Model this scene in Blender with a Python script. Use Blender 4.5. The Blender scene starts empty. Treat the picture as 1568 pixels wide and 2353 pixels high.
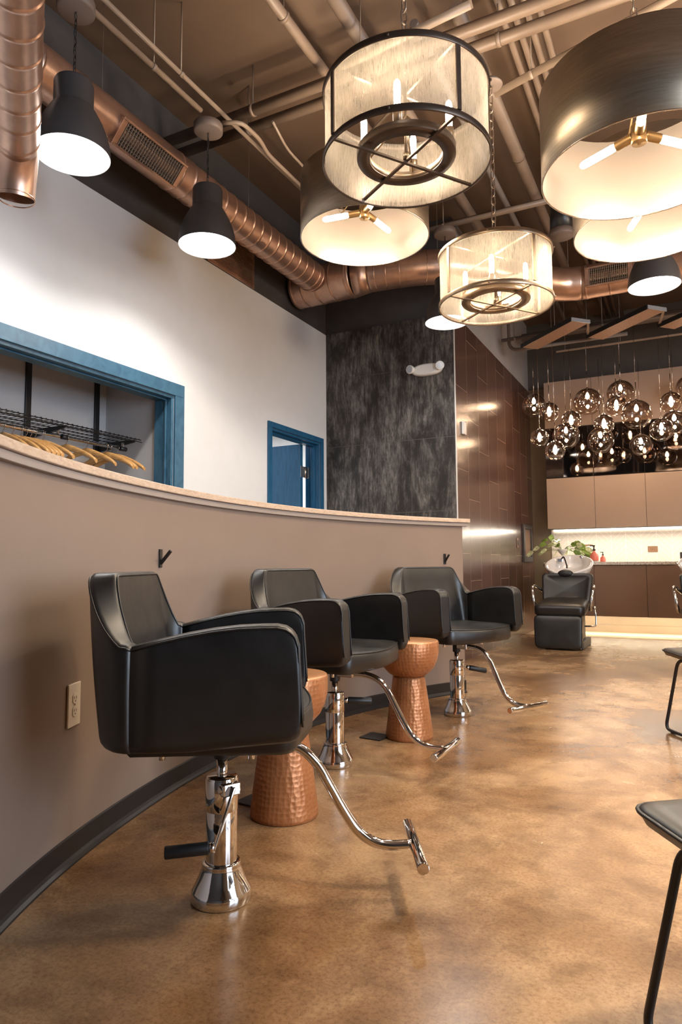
import bpy, bmesh, math, random
from mathutils import Vector, Matrix
random.seed(7)
PI = math.pi
S = bpy.context.scene
COL = S.collection
def R_(d): return math.radians(d)

# ------------------------------------------------------------------ materials
MATS = {}
def _new(name):
    m = bpy.data.materials.new(name); m.use_nodes = True
    nt = m.node_tree; nt.nodes.clear()
    out = nt.nodes.new('ShaderNodeOutputMaterial')
    MATS[name] = m
    return m, nt, out
def _coords(nt, scale=(1, 1, 1)):
    tc = nt.nodes.new('ShaderNodeTexCoord'); mp = nt.nodes.new('ShaderNodeMapping')
    mp.inputs['Scale'].default_value = scale
    nt.links.new(tc.outputs['Object'], mp.inputs['Vector'])
    return mp.outputs['Vector']
def _noise(nt, vec, scale, detail=4, rough=.55, dist=0):
    n = nt.nodes.new('ShaderNodeTexNoise')
    n.inputs['Scale'].default_value = scale; n.inputs['Detail'].default_value = detail
    n.inputs['Roughness'].default_value = rough; n.inputs['Distortion'].default_value = dist
    nt.links.new(vec, n.inputs['Vector'])
    return n.outputs['Fac']
def _ramp(nt, fac, stops):
    r = nt.nodes.new('ShaderNodeValToRGB'); cr = r.color_ramp
    while len(cr.elements) < len(stops): cr.elements.new(.5)
    for e, (p, c) in zip(cr.elements, stops):
        e.position = p; e.color = (*c, 1) if len(c) == 3 else c
    nt.links.new(fac, r.inputs['Fac'])
    return r.outputs['Color']
def _mix(nt, fac, a, b, mode='MIX'):
    m = nt.nodes.new('ShaderNodeMix'); m.data_type = 'RGBA'; m.blend_type = mode
    for s, v in ((m.inputs[0], fac), (m.inputs[6], a), (m.inputs[7], b)):
        if hasattr(v, 'links'): nt.links.new(v, s)
        elif isinstance(v, (int, float)): s.default_value = v
        else: s.default_value = (*v, 1)
    return m.outputs[2]
def _bump(nt, h, strength=.2, dist=.01):
    b = nt.nodes.new('ShaderNodeBump'); b.inputs['Strength'].default_value = strength
    b.inputs['Distance'].default_value = dist
    nt.links.new(h, b.inputs['Height'])
    return b.outputs['Normal']
def _bsdf(nt, out, color=None, rough=.5, metal=0, normal=None, spec=None, coat=0):
    b = nt.nodes.new('ShaderNodeBsdfPrincipled')
    for k, v in (('Base Color', color), ('Roughness', rough), ('Metallic', metal)):
        if v is None: continue
        if hasattr(v, 'links'): nt.links.new(v, b.inputs[k])
        elif isinstance(v, (int, float)): b.inputs[k].default_value = v
        else: b.inputs[k].default_value = (*v, 1)
    if normal is not None: nt.links.new(normal, b.inputs['Normal'])
    if spec is not None: b.inputs['Specular IOR Level'].default_value = spec
    if coat: b.inputs['Coat Weight'].default_value = coat
    nt.links.new(b.outputs[0], out.inputs['Surface'])
    return b
def simple(name, col, rough=.5, metal=0, var=.12, nscale=8, bump=0, bscale=200, stretch=(1, 1, 1), spec=None, coat=0):
    m, nt, out = _new(name)
    v = _coords(nt, stretch)
    n = _noise(nt, v, nscale)
    lo = tuple(c * (1 - var) for c in col); hi = tuple(min(1, c * (1 + var)) for c in col)
    c = _ramp(nt, n, [(.3, lo), (.7, hi)])
    nrm = _bump(nt, _noise(nt, v, bscale), bump, .002) if bump else None
    _bsdf(nt, out, c, rough, metal, nrm, spec, coat)
    return m
def emis(name, col, strength):
    m, nt, out = _new(name)
    e = nt.nodes.new('ShaderNodeEmission'); e.inputs[0].default_value = (*col, 1); e.inputs[1].default_value = strength
    nt.links.new(e.outputs[0], out.inputs['Surface'])
    return m

simple('white_paint', (.74, .735, .73), .55, var=.015, bump=.03)
simple('dark_paint', (.060, .052, .050), .6, var=.1)
simple('upper_side_paint', (.36, .35, .355), .6, var=.1, nscale=2)
simple('back_dark_paint', (.075, .062, .055), .6, var=.08)
simple('olive_paint', (.20, .15, .10), .5, var=.12, nscale=3)
simple('taupe_paint', (.262, .192, .150), .42, var=.03, nscale=5, bump=.05, bscale=150)
simple('taupe_trim', (.36, .30, .26), .4, var=.03)
simple('ceiling_paint', (.120, .074, .047), .7, var=.12, nscale=1.5)
simple('beige_paint', (.52, .43, .34), .6, var=.05)
simple('closet_paint', (.50, .49, .49), .6, var=.02)
simple('rubber_base', (.018, .016, .016), .33, var=.1, nscale=4)
simple('pipe_paint', (.205, .142, .100), .45, var=.08)
simple('grey_pipe_paint', (.19, .155, .135), .5, var=.08)
simple('conduit_paint', (.27, .195, .14), .4, var=.08)
simple('pendant_grey', (.060, .055, .055), .42, var=.05)
simple('canopy_grey', (.17, .125, .10), .5, var=.05)
simple('black_metal', (.012, .011, .011), .38, var=.1)
simple('black_plastic', (.012, .012, .013), .45, var=.1, bump=.05)
simple('dark_bronze', (.11, .080, .060), .38, .75, var=.12, nscale=14)
simple('bronze_light', (.34, .25, .17), .35, .9, var=.08, nscale=20, stretch=(1, 1, 6))
simple('socket_brass', (.42, .28, .13), .3, .9, var=.06)
simple('chrome', (.78, .76, .74), .06, 1, var=.02)
simple('satin_nickel', (.62, .56, .50), .24, 1, var=.04)
simple('white_plastic', (.80, .78, .74), .35, var=.01)
simple('ivory_plastic', (.78, .70, .58), .35, var=.01)
simple('brown_plastic', (.20, .11, .06), .4, var=.05)
simple('dark_slot', (.03, .025, .02), .6, var=.02)
simple('taupe_laminate', (.47, .345, .26), .38, var=.02, nscale=3)
simple('brown_laminate', (.21, .125, .082), .36, var=.03, nscale=3)
simple('cabinet_top_panel', (.34, .25, .20), .45, var=.03)
simple('cabinet_core', (.05, .035, .028), .6)
simple('ceramic_white', (.82, .80, .80), .08, var=.01, coat=.5)
simple('chain_metal', (.50, .40, .31), .3, .9, var=.08)
simple('link_dark', (.05, .04, .035), .4, .6)
simple('floor_glow_cream', (.60, .46, .30), .2, var=.08, nscale=6)
simple('pink_soap', (.80, .22, .16), .15, var=.03)
simple('vase_glass', (.75, .74, .68), .1, var=.02)
simple('green_leaf', (.22, .34, .06), .4, var=.5, nscale=28)
simple('pale_leaf', (.62, .66, .38), .4, var=.35, nscale=34)
simple('stem_green', (.16, .20, .05), .5)
simple('wood_frame', (.52, .36, .22), .4, var=.1, nscale=20, stretch=(1, 6, 1))
simple('canopy_wood', (.36, .21, .13), .5, var=.1, nscale=10, stretch=(6, 1, 1))
simple('inner_gold', (.118, .096, .080), .34, .35, var=.03)
simple('inner_white', (.9, .9, .88), .4, var=.01)
simple('edge_trim', (.75, .73, .70), .45, .3, var=.01)
simple('metal_end', (.55, .60, .68), .25, .6, var=.02)

def leather():
    m, nt, out = _new('black_leather')
    v = _coords(nt)
    n = _noise(nt, v, 7, 5, .6)
    c = _ramp(nt, n, [(.3, (.0045, .004, .004)), (.75, (.011, .010, .009))])
    r = _ramp(nt, _noise(nt, v, 12, 4), [(.3, (.36,) * 3), (.7, (.46,) * 3)])
    _bsdf(nt, out, c, r, 0, _bump(nt, _noise(nt, v, 260, 3, .6), .10, .0015), spec=.7)
leather()

def copper():
    m, nt, out = _new('duct_copper')
    v = _coords(nt)
    n = _noise(nt, v, 5, 5, .65)
    c = _ramp(nt, n, [(.3, (.48, .30, .215)), (.7, (.68, .45, .34))])
    r = _ramp(nt, _noise(nt, v, 3), [(.3, (.26,) * 3), (.7, (.38,) * 3)])
    _bsdf(nt, out, c, r, .85, _bump(nt, _noise(nt, v, 9, 2), .10, .01))
copper()
simple('duct_seam', (.66, .42, .30), .25, .9, var=.05)

def brushed(name, c1, c2, rough, metal):
    m, nt, out = _new(name)
    v = _coords(nt, (1, 1, 14))
    n = _noise(nt, v, 9, 6, .7)
    c = _ramp(nt, n, [(.3, c1), (.7, c2)])
    _bsdf(nt, out, c, rough, metal, _bump(nt, n, .05, .002))
brushed('drum_outer', (.32, .26, .19), (.44, .365, .275), .38, .9)

def hammered():
    m, nt, out = _new('hammered_copper')
    v = _coords(nt)
    vo = nt.nodes.new('ShaderNodeTexVoronoi'); vo.inputs['Scale'].default_value = 60
    vo.inputs['Randomness'].default_value = .35
    nt.links.new(v, vo.inputs['Vector'])
    c = _ramp(nt, _noise(nt, v, 6, 4), [(.3, (.36, .14, .05)), (.7, (.52, .22, .09))])
    c2 = _mix(nt, _ramp(nt, vo.outputs['Distance'], [(.0, (.32,) * 3), (.55, (0,) * 3)]), c, (.26, .10, .035))
    _bsdf(nt, out, c2, .38, .45, _bump(nt, vo.outputs['Distance'], .5, .005))
hammered()
simple('copper_top', (.66, .33, .16), .34, .6, var=.12, nscale=9)

def concrete():
    m, nt, out = _new('stained_concrete')
    v = _coords(nt)
    big = _noise(nt, v, 1.3, 6, .62, .4)
    mid = _noise(nt, v, 5.5, 6, .66, .3)
    fine = _noise(nt, v, 95, 4, .75)
    c = _ramp(nt, big, [(.28, (.115, .055, .022)), (.46, (.250, .140, .066)), (.62, (.43, .275, .150)), (.78, (.53, .375, .24))])
    c = _mix(nt, .75, c, _ramp(nt, mid, [(.30, (.40, .34, .30)), (.55, (1, 1, 1)), (.8, (1.0, .93, .85))]), 'MULTIPLY')
    c = _mix(nt, .8, c, _ramp(nt, fine, [(.33, (.55, .48, .42)), (.55, (1, 1, 1))]), 'MULTIPLY')
    spots = _noise(nt, v, 2.1, 2, .4)
    c = _mix(nt, _ramp(nt, spots, [(.70, (0,) * 3), (.80, (.75,) * 3)]), c, (.06, .035, .02))
    sp = _noise(nt, v, 60, 1, .4)
    c = _mix(nt, _ramp(nt, sp, [(.84, (0,) * 3), (.87, (.6,) * 3)]), c, (.75, .6, .45))
    vo = nt.nodes.new('ShaderNodeTexVoronoi'); vo.inputs['Scale'].default_value = 30; vo.feature = 'DISTANCE_TO_EDGE'
    nt.links.new(v, vo.inputs['Vector'])
    cm = _mix(nt, 1, _ramp(nt, vo.outputs['Distance'], [(0, (.12,) * 3), (.03, (0,) * 3)]), _ramp(nt, _noise(nt, v, 1.7, 2), [(.55, (0,) * 3), (.66, (1,) * 3)]), 'MULTIPLY')
    c = _mix(nt, cm, c, (.09, .045, .02))
    r = _ramp(nt, big, [(.3, (.235,) * 3), (.7, (.29,) * 3)])
    b = _bsdf(nt, out, c, r, 0, None, spec=.5)
concrete()

def wood(name, c1, c2, scale, stretch, rough=.4):
    m, nt, out = _new(name)
    v = _coords(nt, stretch)
    w = nt.nodes.new('ShaderNodeTexNoise'); w.inputs['Scale'].default_value = scale; w.inputs['Detail'].default_value = 6
    w.inputs['Distortion'].default_value = 1.2
    nt.links.new(v, w.inputs['Vector'])
    c = _ramp(nt, w.outputs['Fac'], [(.35, c1), (.65, c2)])
    _bsdf(nt, out, c, rough, 0, _bump(nt, w.outputs['Fac'], .12, .003))
wood('cap_wood', (.52, .38, .27), (.66, .51, .39), 30, (1, 1, 3), .3)
wood('blue_stain', (.030, .100, .170), (.050, .145, .225), 9, (3, 1.2, 1), .42)
wood('blue_door', (.008, .075, .165), (.016, .110, .225), 7, (6, 6, .7), .4)
wood('hanger_wood', (.48, .24, .075), (.66, .37, .14), 16, (1, 4, 4), .35)

def granite():
    m, nt, out = _new('granite')
    v = _coords(nt)
    c = _ramp(nt, _noise(nt, v, 70, 4, .8), [(.35, (.16, .12, .10)), (.46, (.55, .48, .42)), (.6, (.78, .73, .67))])
    _bsdf(nt, out, c, .15)
granite()

def tile_wall():
    m, nt, out = _new('wood_plank_tile')
    tc = nt.nodes.new('ShaderNodeTexCoord'); sx = nt.nodes.new('ShaderNodeSeparateXYZ')
    nt.links.new(tc.outputs['Object'], sx.inputs[0])
    def math_(op, a, b=None):
        n = nt.nodes.new('ShaderNodeMath'); n.operation = op
        for i, x in enumerate((a, b)):
            if x is None: continue
            if hasattr(x, 'links'): nt.links.new(x, n.inputs[i])
            else: n.inputs[i].default_value = x
        return n.outputs[0]
    yy = math_('SUBTRACT', sx.outputs['Y'], 6.10)
    colf = math_('DIVIDE', yy, .393)
    ci = math_('FLOOR', colf)
    zz = math_('ADD', math_('ADD', sx.outputs['Z'], math_('MULTIPLY', ci, .267)), -.20)
    rowf = math_('DIVIDE', zz, .80)
    ri = math_('FLOOR', rowf)
    fy = math_('FRACT', colf); fz = math_('FRACT', rowf)
    gy = math_('LESS_THAN', fy, .012); gz = math_('LESS_THAN', fz, .006)
    g = math_('MAXIMUM', gy, gz)
    cx = nt.nodes.new('ShaderNodeCombineXYZ'); nt.links.new(ci, cx.inputs[0]); nt.links.new(ri, cx.inputs[1])
    wn = nt.nodes.new('ShaderNodeTexWhiteNoise'); nt.links.new(cx.outputs[0], wn.inputs[0])
    v = _coords(nt, (1, 9, .9))
    n = _noise(nt, v, 5, 6, .65, .5)
    c = _ramp(nt, n, [(.3, (.066, .034, .028)), (.7, (.140, .080, .062))])
    c = _mix(nt, .55, c, _ramp(nt, wn.outputs['Value'], [(0, (.62, .58, .56)), (1, (1.25, 1.2, 1.2))]), 'MULTIPLY')
    c = _mix(nt, g, c, (.34, .25, .20))
    r = _ramp(nt, _noise(nt, v, 9, 4), [(.3, (.16,) * 3), (.7, (.27,) * 3)])
    _bsdf(nt, out, c, r, 0, _bump(nt, _noise(nt, _coords(nt, (1, 60, 1.5)), 5, 3), .10, .004), spec=1.0)
tile_wall()

def stone_wall():
    m, nt, out = _new('slate_tile')
    v = _coords(nt, (1.6, 1, .55))
    v0 = _coords(nt)
    n = _noise(nt, v, 3.0, 8, .75, .35)
    f = _noise(nt, _coords(nt, (5, 1, .9)), 6, 8, .85)
    c = _ramp(nt, n, [(.35, (.014, .012, .011)), (.6, (.045, .038, .034))])
    k = _mix(nt, 1, _ramp(nt, n, [(.42, (0,) * 3), (.60, (1,) * 3)]), _ramp(nt, f, [(.43, (0,) * 3), (.60, (1,) * 3)]), 'MULTIPLY')
    k = _mix(nt, 1, k, (.62, .62, .62), 'MULTIPLY')
    c = _mix(nt, k, c, (.40, .365, .335))
    tc = nt.nodes.new('ShaderNodeTexCoord'); sx = nt.nodes.new('ShaderNodeSeparateXYZ'); nt.links.new(tc.outputs['Object'], sx.inputs[0])
    cb = nt.nodes.new('ShaderNodeCombineXYZ'); nt.links.new(sx.outputs['X'], cb.inputs[0]); nt.links.new(sx.outputs['Z'], cb.inputs[1])
    br = nt.nodes.new('ShaderNodeTexBrick'); nt.links.new(cb.outputs[0], br.inputs['Vector'])
    br.inputs['Scale'].default_value = 1; br.inputs['Brick Width'].default_value = .47; br.inputs['Row Height'].default_value = .70
    br.inputs['Mortar Size'].default_value = .0025; br.offset = .0
    c = _mix(nt, br.outputs['Fac'], c, (.10, .085, .075))
    r = _ramp(nt, k, [(0, (.42,) * 3), (1, (.26,) * 3)])
    _bsdf(nt, out, c, r, _ramp(nt, k, [(0, (0,) * 3), (1, (.45,) * 3)]), _bump(nt, n, .12, .006))
stone_wall()

def herringbone():
    m, nt, out = _new('herringbone_tile')
    tc = nt.nodes.new('ShaderNodeTexCoord'); sx = nt.nodes.new('ShaderNodeSeparateXYZ'); nt.links.new(tc.outputs['Object'], sx.inputs[0])
    def math_(op, a, b=None):
        n = nt.nodes.new('ShaderNodeMath'); n.operation = op
        for i, x in enumerate((a, b)):
            if x is None: continue
            if hasattr(x, 'links'): nt.links.new(x, n.inputs[i])
            else: n.inputs[i].default_value = x
        return n.outputs[0]
    # chevron columns 0.21 m wide, courses 0.05 m: slope flips in every column
    u = math_('DIVIDE', sx.outputs['X'], .18)
    tri = math_('PINGPONG', u, 1)
    s = math_('ADD', math_('DIVIDE', sx.outputs['Z'], .075), math_('MULTIPLY', tri, 2.4))
    l1 = math_('LESS_THAN', math_('FRACT', s), .05)
    l2 = math_('LESS_THAN', math_('FRACT', u), .018)
    c = _mix(nt, math_('MAXIMUM', l1, l2), (.56, .50, .44), (.80, .74, .66))
    _bsdf(nt, out, c, .25)
herringbone()

def smoked_mirror():
    m, nt, out = _new('smoked_mirror')
    v = _coords(nt)
    c = _ramp(nt, _noise(nt, v, 2), [(.3, (.16, .13, .12)), (.7, (.19, .16, .14))])
    _bsdf(nt, out, c, .03, 1)
smoked_mirror()

def mesh_shade():
    m, nt, out = _new('mesh_shade')
    v = _coords(nt, (1, 1, 3))
    n = _noise(nt, _coords(nt, (14, 14, .6)), 40, 2, .6)
    tr = nt.nodes.new('ShaderNodeBsdfTransparent')
    df = nt.nodes.new('ShaderNodeBsdfDiffuse'); df.inputs[0].default_value = (.62, .54, .44, 1)
    tl = nt.nodes.new('ShaderNodeBsdfTranslucent'); tl.inputs[0].default_value = (.80, .70, .56, 1)
    gl = nt.nodes.new('ShaderNodeBsdfGlossy'); gl.inputs[0].default_value = (.7, .6, .5, 1); gl.inputs[1].default_value = .3
    a = nt.nodes.new('ShaderNodeMixShader'); a.inputs[0].default_value = .5
    nt.links.new(df.outputs[0], a.inputs[1]); nt.links.new(tl.outputs[0], a.inputs[2])
    a2 = nt.nodes.new('ShaderNodeMixShader'); a2.inputs[0].default_value = .12
    nt.links.new(a.outputs[0], a2.inputs[1]); nt.links.new(gl.outputs[0], a2.inputs[2])
    b = nt.nodes.new('ShaderNodeMixShader')
    nt.links.new(_ramp(nt, n, [(.35, (.32,) * 3), (.65, (.48,) * 3)]), b.inputs[0])
    nt.links.new(tr.outputs[0], b.inputs[1]); nt.links.new(a2.outputs[0], b.inputs[2])
    nt.links.new(b.outputs[0], out.inputs['Surface'])
mesh_shade()

def globe_glass():
    # clear blown glass with a half-silvered smoky crown, as the lamps have
    m, nt, out = _new('globe_glass')
    tc = nt.nodes.new('ShaderNodeTexCoord'); sx = nt.nodes.new('ShaderNodeSeparateXYZ')
    nt.links.new(tc.outputs['Generated'], sx.inputs[0])
    crown = _ramp(nt, sx.outputs['Z'], [(.30, (0,) * 3), (.95, (1,) * 3)])
    tint = _mix(nt, crown, (.84, .75, .67), (.30, .25, .23))
    tr = nt.nodes.new('ShaderNodeBsdfTransparent'); nt.links.new(tint, tr.inputs[0])
    gl = nt.nodes.new('ShaderNodeBsdfGlossy'); gl.inputs[0].default_value = (.95, .92, .90, 1); gl.inputs[1].default_value = .04
    fr = nt.nodes.new('ShaderNodeLayerWeight'); fr.inputs[0].default_value = .35
    fac = _mix(nt, 1, _ramp(nt, fr.outputs['Facing'], [(0, (.07,) * 3), (.55, (.20,) * 3), (.85, (.55,) * 3), (1, (.95,) * 3)]), _ramp(nt, crown, [(0, (0,) * 3), (1, (.34,) * 3)]), 'ADD')
    mx = nt.nodes.new('ShaderNodeMixShader'); nt.links.new(fac, mx.inputs[0])
    nt.links.new(tr.outputs[0], mx.inputs[1]); nt.links.new(gl.outputs[0], mx.inputs[2])
    nt.links.new(mx.outputs[0], out.inputs['Surface'])
globe_glass()

emis('tube_glow', (1, .82, .61), 390)
emis('candle_glow', (1, .82, .62), 88)
emis('filament_glow', (1, .77, .54), 135)
emis('pendant_glow', (1, .97, .92), 9)
emis('led_warm', (1, .89, .72), 10)
emis('led_toe', (1, .82, .55), 16)
M = MATS

# ------------------------------------------------------------------ geometry helpers
def box(bm, x0, x1, y0, y1, z0, z1, mi=0):
    vs = [bm.verts.new(p) for p in ((x0, y0, z0), (x1, y0, z0), (x1, y1, z0), (x0, y1, z0), (x0, y0, z1), (x1, y0, z1), (x1, y1, z1), (x0, y1, z1))]
    fs = []
    for f in ((0, 3, 2, 1), (4, 5, 6, 7), (0, 1, 5, 4), (1, 2, 6, 5), (2, 3, 7, 6), (3, 0, 4, 7)):
        fc = bm.faces.new([vs[i] for i in f]); fc.material_index = mi; fs.append(fc)
    return vs
def obox(bm, c, ax, ay, az, hx, hy, hz):
    """box around c with unit axes and half sizes"""
    c = Vector(c); ax, ay, az = (Vector(a).normalized() for a in (ax, ay, az))
    P = [c + ax * hx * i + ay * hy * j + az * hz * k for k in (-1, 1) for i, j in ((-1, -1), (1, -1), (1, 1), (-1, 1))]
    vs = [bm.verts.new(p) for p in P]
    for f in ((0, 3, 2, 1), (4, 5, 6, 7), (0, 1, 5, 4), (1, 2, 6, 5), (2, 3, 7, 6), (3, 0, 4, 7)): bm.faces.new([vs[i] for i in f])
def frames(pts, closed=False):
    pts = [Vector(p) for p in pts]; n = len(pts); T = []
    for i in range(n):
        a = pts[(i - 1) % n] if (closed or i > 0) else pts[i]
        b = pts[(i + 1) % n] if (closed or i < n - 1) else pts[i]
        T.append((b - a).normalized())
    up = Vector((0, 0, 1)) if abs(T[0].z) < .9 else Vector((1, 0, 0))
    N = (up - T[0] * up.dot(T[0])).normalized(); out = []
    for i in range(n):
        N = (N - T[i] * N.dot(T[i]))
        if N.length < 1e-6: N = Vector((1, 0, 0)) - T[i] * T[i].x
        N.normalize(); out.append((pts[i], T[i], N.copy(), T[i].cross(N)))
    return out
def tube(bm, pts, r, seg=12, closed=False, cap=True, radii=None):
    fr = frames(pts, closed); rings = []
    for i, (p, t, n, b) in enumerate(fr):
        rr = radii[i] if radii else r
        rings.append([bm.verts.new(p + (n * math.cos(2 * PI * k / seg) + b * math.sin(2 * PI * k / seg)) * rr) for k in range(seg)])
    m = len(rings)
    for i in range(m if closed else m - 1):
        A, B = rings[i], rings[(i + 1) % m]
        for k in range(seg):
            f = bm.faces.new((A[k], A[(k + 1) % seg], B[(k + 1) % seg], B[k])); f.smooth = True
    if cap and not closed:
        bm.faces.new(rings[0][::-1]); bm.faces.new(rings[-1])
def lathe(bm, prof, seg=48, c=(0, 0, 0), close=False, a0=0, a1=2 * PI):
    """prof: list of (r, z)"""
    full = abs(a1 - a0 - 2 * PI) < 1e-6; n = seg if full else seg + 1; rings = []
    for r, z in prof:
        if r < 1e-6: rings.append([bm.verts.new((c[0], c[1], c[2] + z))])
        else: rings.append([bm.verts.new((c[0] + r * math.cos(a0 + (a1 - a0) * k / seg), c[1] + r * math.sin(a0 + (a1 - a0) * k / seg), c[2] + z)) for k in range(n)])
    L = len(rings)
    for i in range(L if close else L - 1):
        A, B = rings[i], rings[(i + 1) % L]
        for k in range(seg):
            k2 = (k + 1) % n
            if len(A) == 1 and len(B) == 1: continue
            if len(A) == 1: f = bm.faces.new((A[0], B[k2], B[k]))
            elif len(B) == 1: f = bm.faces.new((A[k], A[k2], B[0]))
            else: f = bm.faces.new((A[k], A[k2], B[k2], B[k]))
            f.smooth = True
def cyl(bm, a, b, r, seg=16): tube(bm, [a, b], r, seg)
def arcpts(pts, r, n=6):
    """round the corners of a polyline"""
    pts = [Vector(p) for p in pts]; out = [pts[0]]
    for i in range(1, len(pts) - 1):
        a, p, b = pts[i - 1], pts[i], pts[i + 1]
        u = (a - p).normalized(); v = (b - p).normalized()
        d = min(r, (a - p).length * .49, (b - p).length * .49)
        p0 = p + u * d; p1 = p + v * d
        for k in range(n + 1):
            t = k / n; out.append(p0 * (1 - t) ** 2 + p * 2 * t * (1 - t) + p1 * t ** 2)
    out.append(pts[-1]); return out
def catmull(P, n=8):
    P = [Vector(p) for p in P]; Q = [P[0] * 2 - P[1]] + P + [P[-1] * 2 - P[-2]]; out = []
    for i in range(1, len(Q) - 2):
        for k in range(n):
            t = k / n; a, b, c, d = Q[i - 1:i + 3]
            out.append(.5 * ((2 * b) + (c - a) * t + (2 * a - 5 * b + 4 * c - d) * t * t + (3 * b - a - 3 * c + d) * t ** 3))
    out.append(P[-1]); return out
def sphere(bm, c, rx, ry=None, rz=None, seg=24, rings=14):
    ry = ry or rx; rz = rz or rx
    pr = [(math.sin(PI * i / rings), -math.cos(PI * i / rings)) for i in range(rings + 1)]
    n0 = len(bm.verts); bm.verts.ensure_lookup_table()
    before = set(bm.verts); lathe(bm, pr, seg)
    for v in bm.verts:
        if v not in before: v.co = Vector((v.co.x * rx, v.co.y * ry, v.co.z * rz)) + Vector(c)
def obj(name, bm, mats, parent=None, bevel=0, bseg=2, smooth=False, kind=None):
    bmesh.ops.recalc_face_normals(bm, faces=bm.faces[:])
    me = bpy.data.meshes.new(name); bm.to_mesh(me); bm.free()
    for m in (mats if isinstance(mats, (list, tuple)) else [mats]): me.materials.append(M[m])
    if smooth:
        for p in me.polygons: p.use_smooth = True
    o = bpy.data.objects.new(name, me); COL.objects.link(o)
    if parent: o.parent = parent
    if bevel:
        b = o.modifiers.new('bevel', 'BEVEL'); b.width = bevel; b.segments = bseg; b.limit_method = 'ANGLE'; b.angle_limit = R_(40)
        b.harden_normals = False
    if kind: o['kind'] = kind
    return o
def B(): return bmesh.new()
def tag(o, label, cat, group=None, kind=None):
    o['label'] = label; o['category'] = cat
    if group: o['group'] = group
    if kind: o['kind'] = kind
    return o
def thing(name, label, cat, loc=(0, 0, 0), rz=0, group=None):
    o = bpy.data.objects.new(name, None); COL.objects.link(o); o.empty_display_size = .1
    o.location = loc; o.rotation_euler = (0, 0, rz)
    return tag(o, label, cat, group)
def struct(name, bm, mats, bevel=0): return obj(name, bm, mats, None, bevel, kind='structure')
def copy_tree(o, parent=None):
    c = o.copy(); COL.objects.link(c)
    if parent is not None: c.parent = parent
    for ch in list(o.children): copy_tree(ch, c)
    return c
def relabel(o, label, **kw):
    o['label'] = label
    for k, v in kw.items(): o[k] = v
    return o

# ------------------------------------------------------------------ room shell
XL, XT, YS, YB, ZC, ZW = -3.28, -1.90, 6.10, 9.55, 4.25, 3.29
bm = B(); box(bm, -7, 4.6, -4.0, 9.75, -.12, 0); struct('floor', bm, 'stained_concrete')
bm = B(); box(bm, -4.1, 4.6, -4.0, 9.75, ZC, ZC + .15)
struct('ceiling', bm, 'ceiling_paint')
# left wall with closet opening (1.9..3.764) and doorway (5.05..5.955)
bm = B(); T = .14
CL0, CL1, DR0, DR1, OH = 1.80, 3.764, 5.05, 5.955, 2.13
for y0, y1, z0, z1 in ((-4, CL0, 0, ZW), (CL0, CL1, OH, ZW), (CL1, DR0, 0, ZW), (DR0, DR1, OH, ZW), (DR1, YS, 0, ZW)):
    box(bm, XL - T, XL, y0, y1, z0, z1, 0)
box(bm, XL - T, XL - .0015, -4, YS, ZW + .0005, ZC, 1)
struct('wall_left', bm, ['white_paint', 'dark_paint'])
bm = B(); box(bm, XL - T, XT - .001, YS, YS + .14, 0, ZW); struct('wall_center', bm, 'slate_tile')
bm = B(); box(bm, XL - T, XT - .012, YS + .02, YS + .16, ZW + .0005, ZC); struct('wall_center_upper', bm, 'dark_paint')
bm = B(); box(bm, XT - .14, XT, YS + .002, YB, 0, ZW); struct('wall_side', bm, 'wood_plank_tile')
bm = B(); box(bm, XT - .14, XT - .012, YS + .16, YB, ZW + .0005, ZC); struct('wall_side_upper', bm, 'upper_side_paint')
bm = B(); box(bm, XT - .004, XT + .006, YS - .006, YS + .006, 0, ZW); struct('trim_1', bm, 'edge_trim')
bm = B(); box(bm, XT - .14, 4.6, YB, YB + .15, 0, 3.32, 0); box(bm, XT - .14, 4.6, YB + .003, YB + .15, 3.3205, ZC, 1)
struct('wall_back', bm, ['olive_paint', 'back_dark_paint'])
bm = B()
for y0, y1, z0, z1 in ((-4.0, -.65, 0, ZC), (2.45, YB, 0, ZC), (-.65, 2.45, 0, .5), (-.65, 2.45, 3.1, ZC)): box(bm, 4.45, 4.6, y0, y1, z0, z1)
struct('wall_right', bm, 'beige_paint')
bm = B(); box(bm, -4.1, 4.6, -4.15, -4.0, 0, ZC); struct('wall_near', bm, 'dark_paint')
# cream strip paints the toe-light glow onto the floor, grey baseboard
bm = B(); box(bm, XT + .002, 4.44, 8.86, YB - .001, .0005, .003); struct('floor_glow_strip', bm, 'floor_glow_cream')
bm = B(); box(bm, XT + .002, 4.44, YB - .014, YB - .001, .0035, .098); struct('baseboard_back', bm, 'olive_paint')

# closet alcove
bm = B()
box(bm, -4.07, -3.95, 1.0, 3.88, 0, 2.5); box(bm, -3.95, XL - T - .001, 3.764, 3.88, 0, 2.5)
box(bm, -3.95, XL - T - .001, 1.0, 1.12, 0, 2.5); box(bm, -3.95, XL - T - .001, 1.12, 3.764, 2.42, 2.5)
struct('wall_closet', bm, 'closet_paint')
bm = B()  # blue stained casing and jambs
box(bm, XL + .001, XL + .019, CL0 - .1, CL1 + .098, OH, OH + .092)
box(bm, XL + .001, XL + .019, CL1, CL1 + .098, 0, OH); box(bm, XL + .001, XL + .019, CL0 - .1, CL0, 0, OH)
box(bm, XL - T - .02, XL + .0005, CL1 - .022, CL1 - .0005, 0, OH - .022); box(bm, XL - T - .02, XL + .0005, CL0 + .0005, CL0 + .022, 0, OH - .022)
box(bm, XL - T - .02, XL + .0005, CL0 + .0005, CL1 - .0005, OH - .022, OH - .0005)
box(bm, XL - .06, XL - .045, CL1 - .032, CL1 - .0225, 0, OH - .03)
box(bm, XL - .06, XL - .045, CL0 + .023, CL1 - .023, OH - .033, OH - .0225)
struct('trim_3', bm, 'blue_stain', .003)
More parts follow.
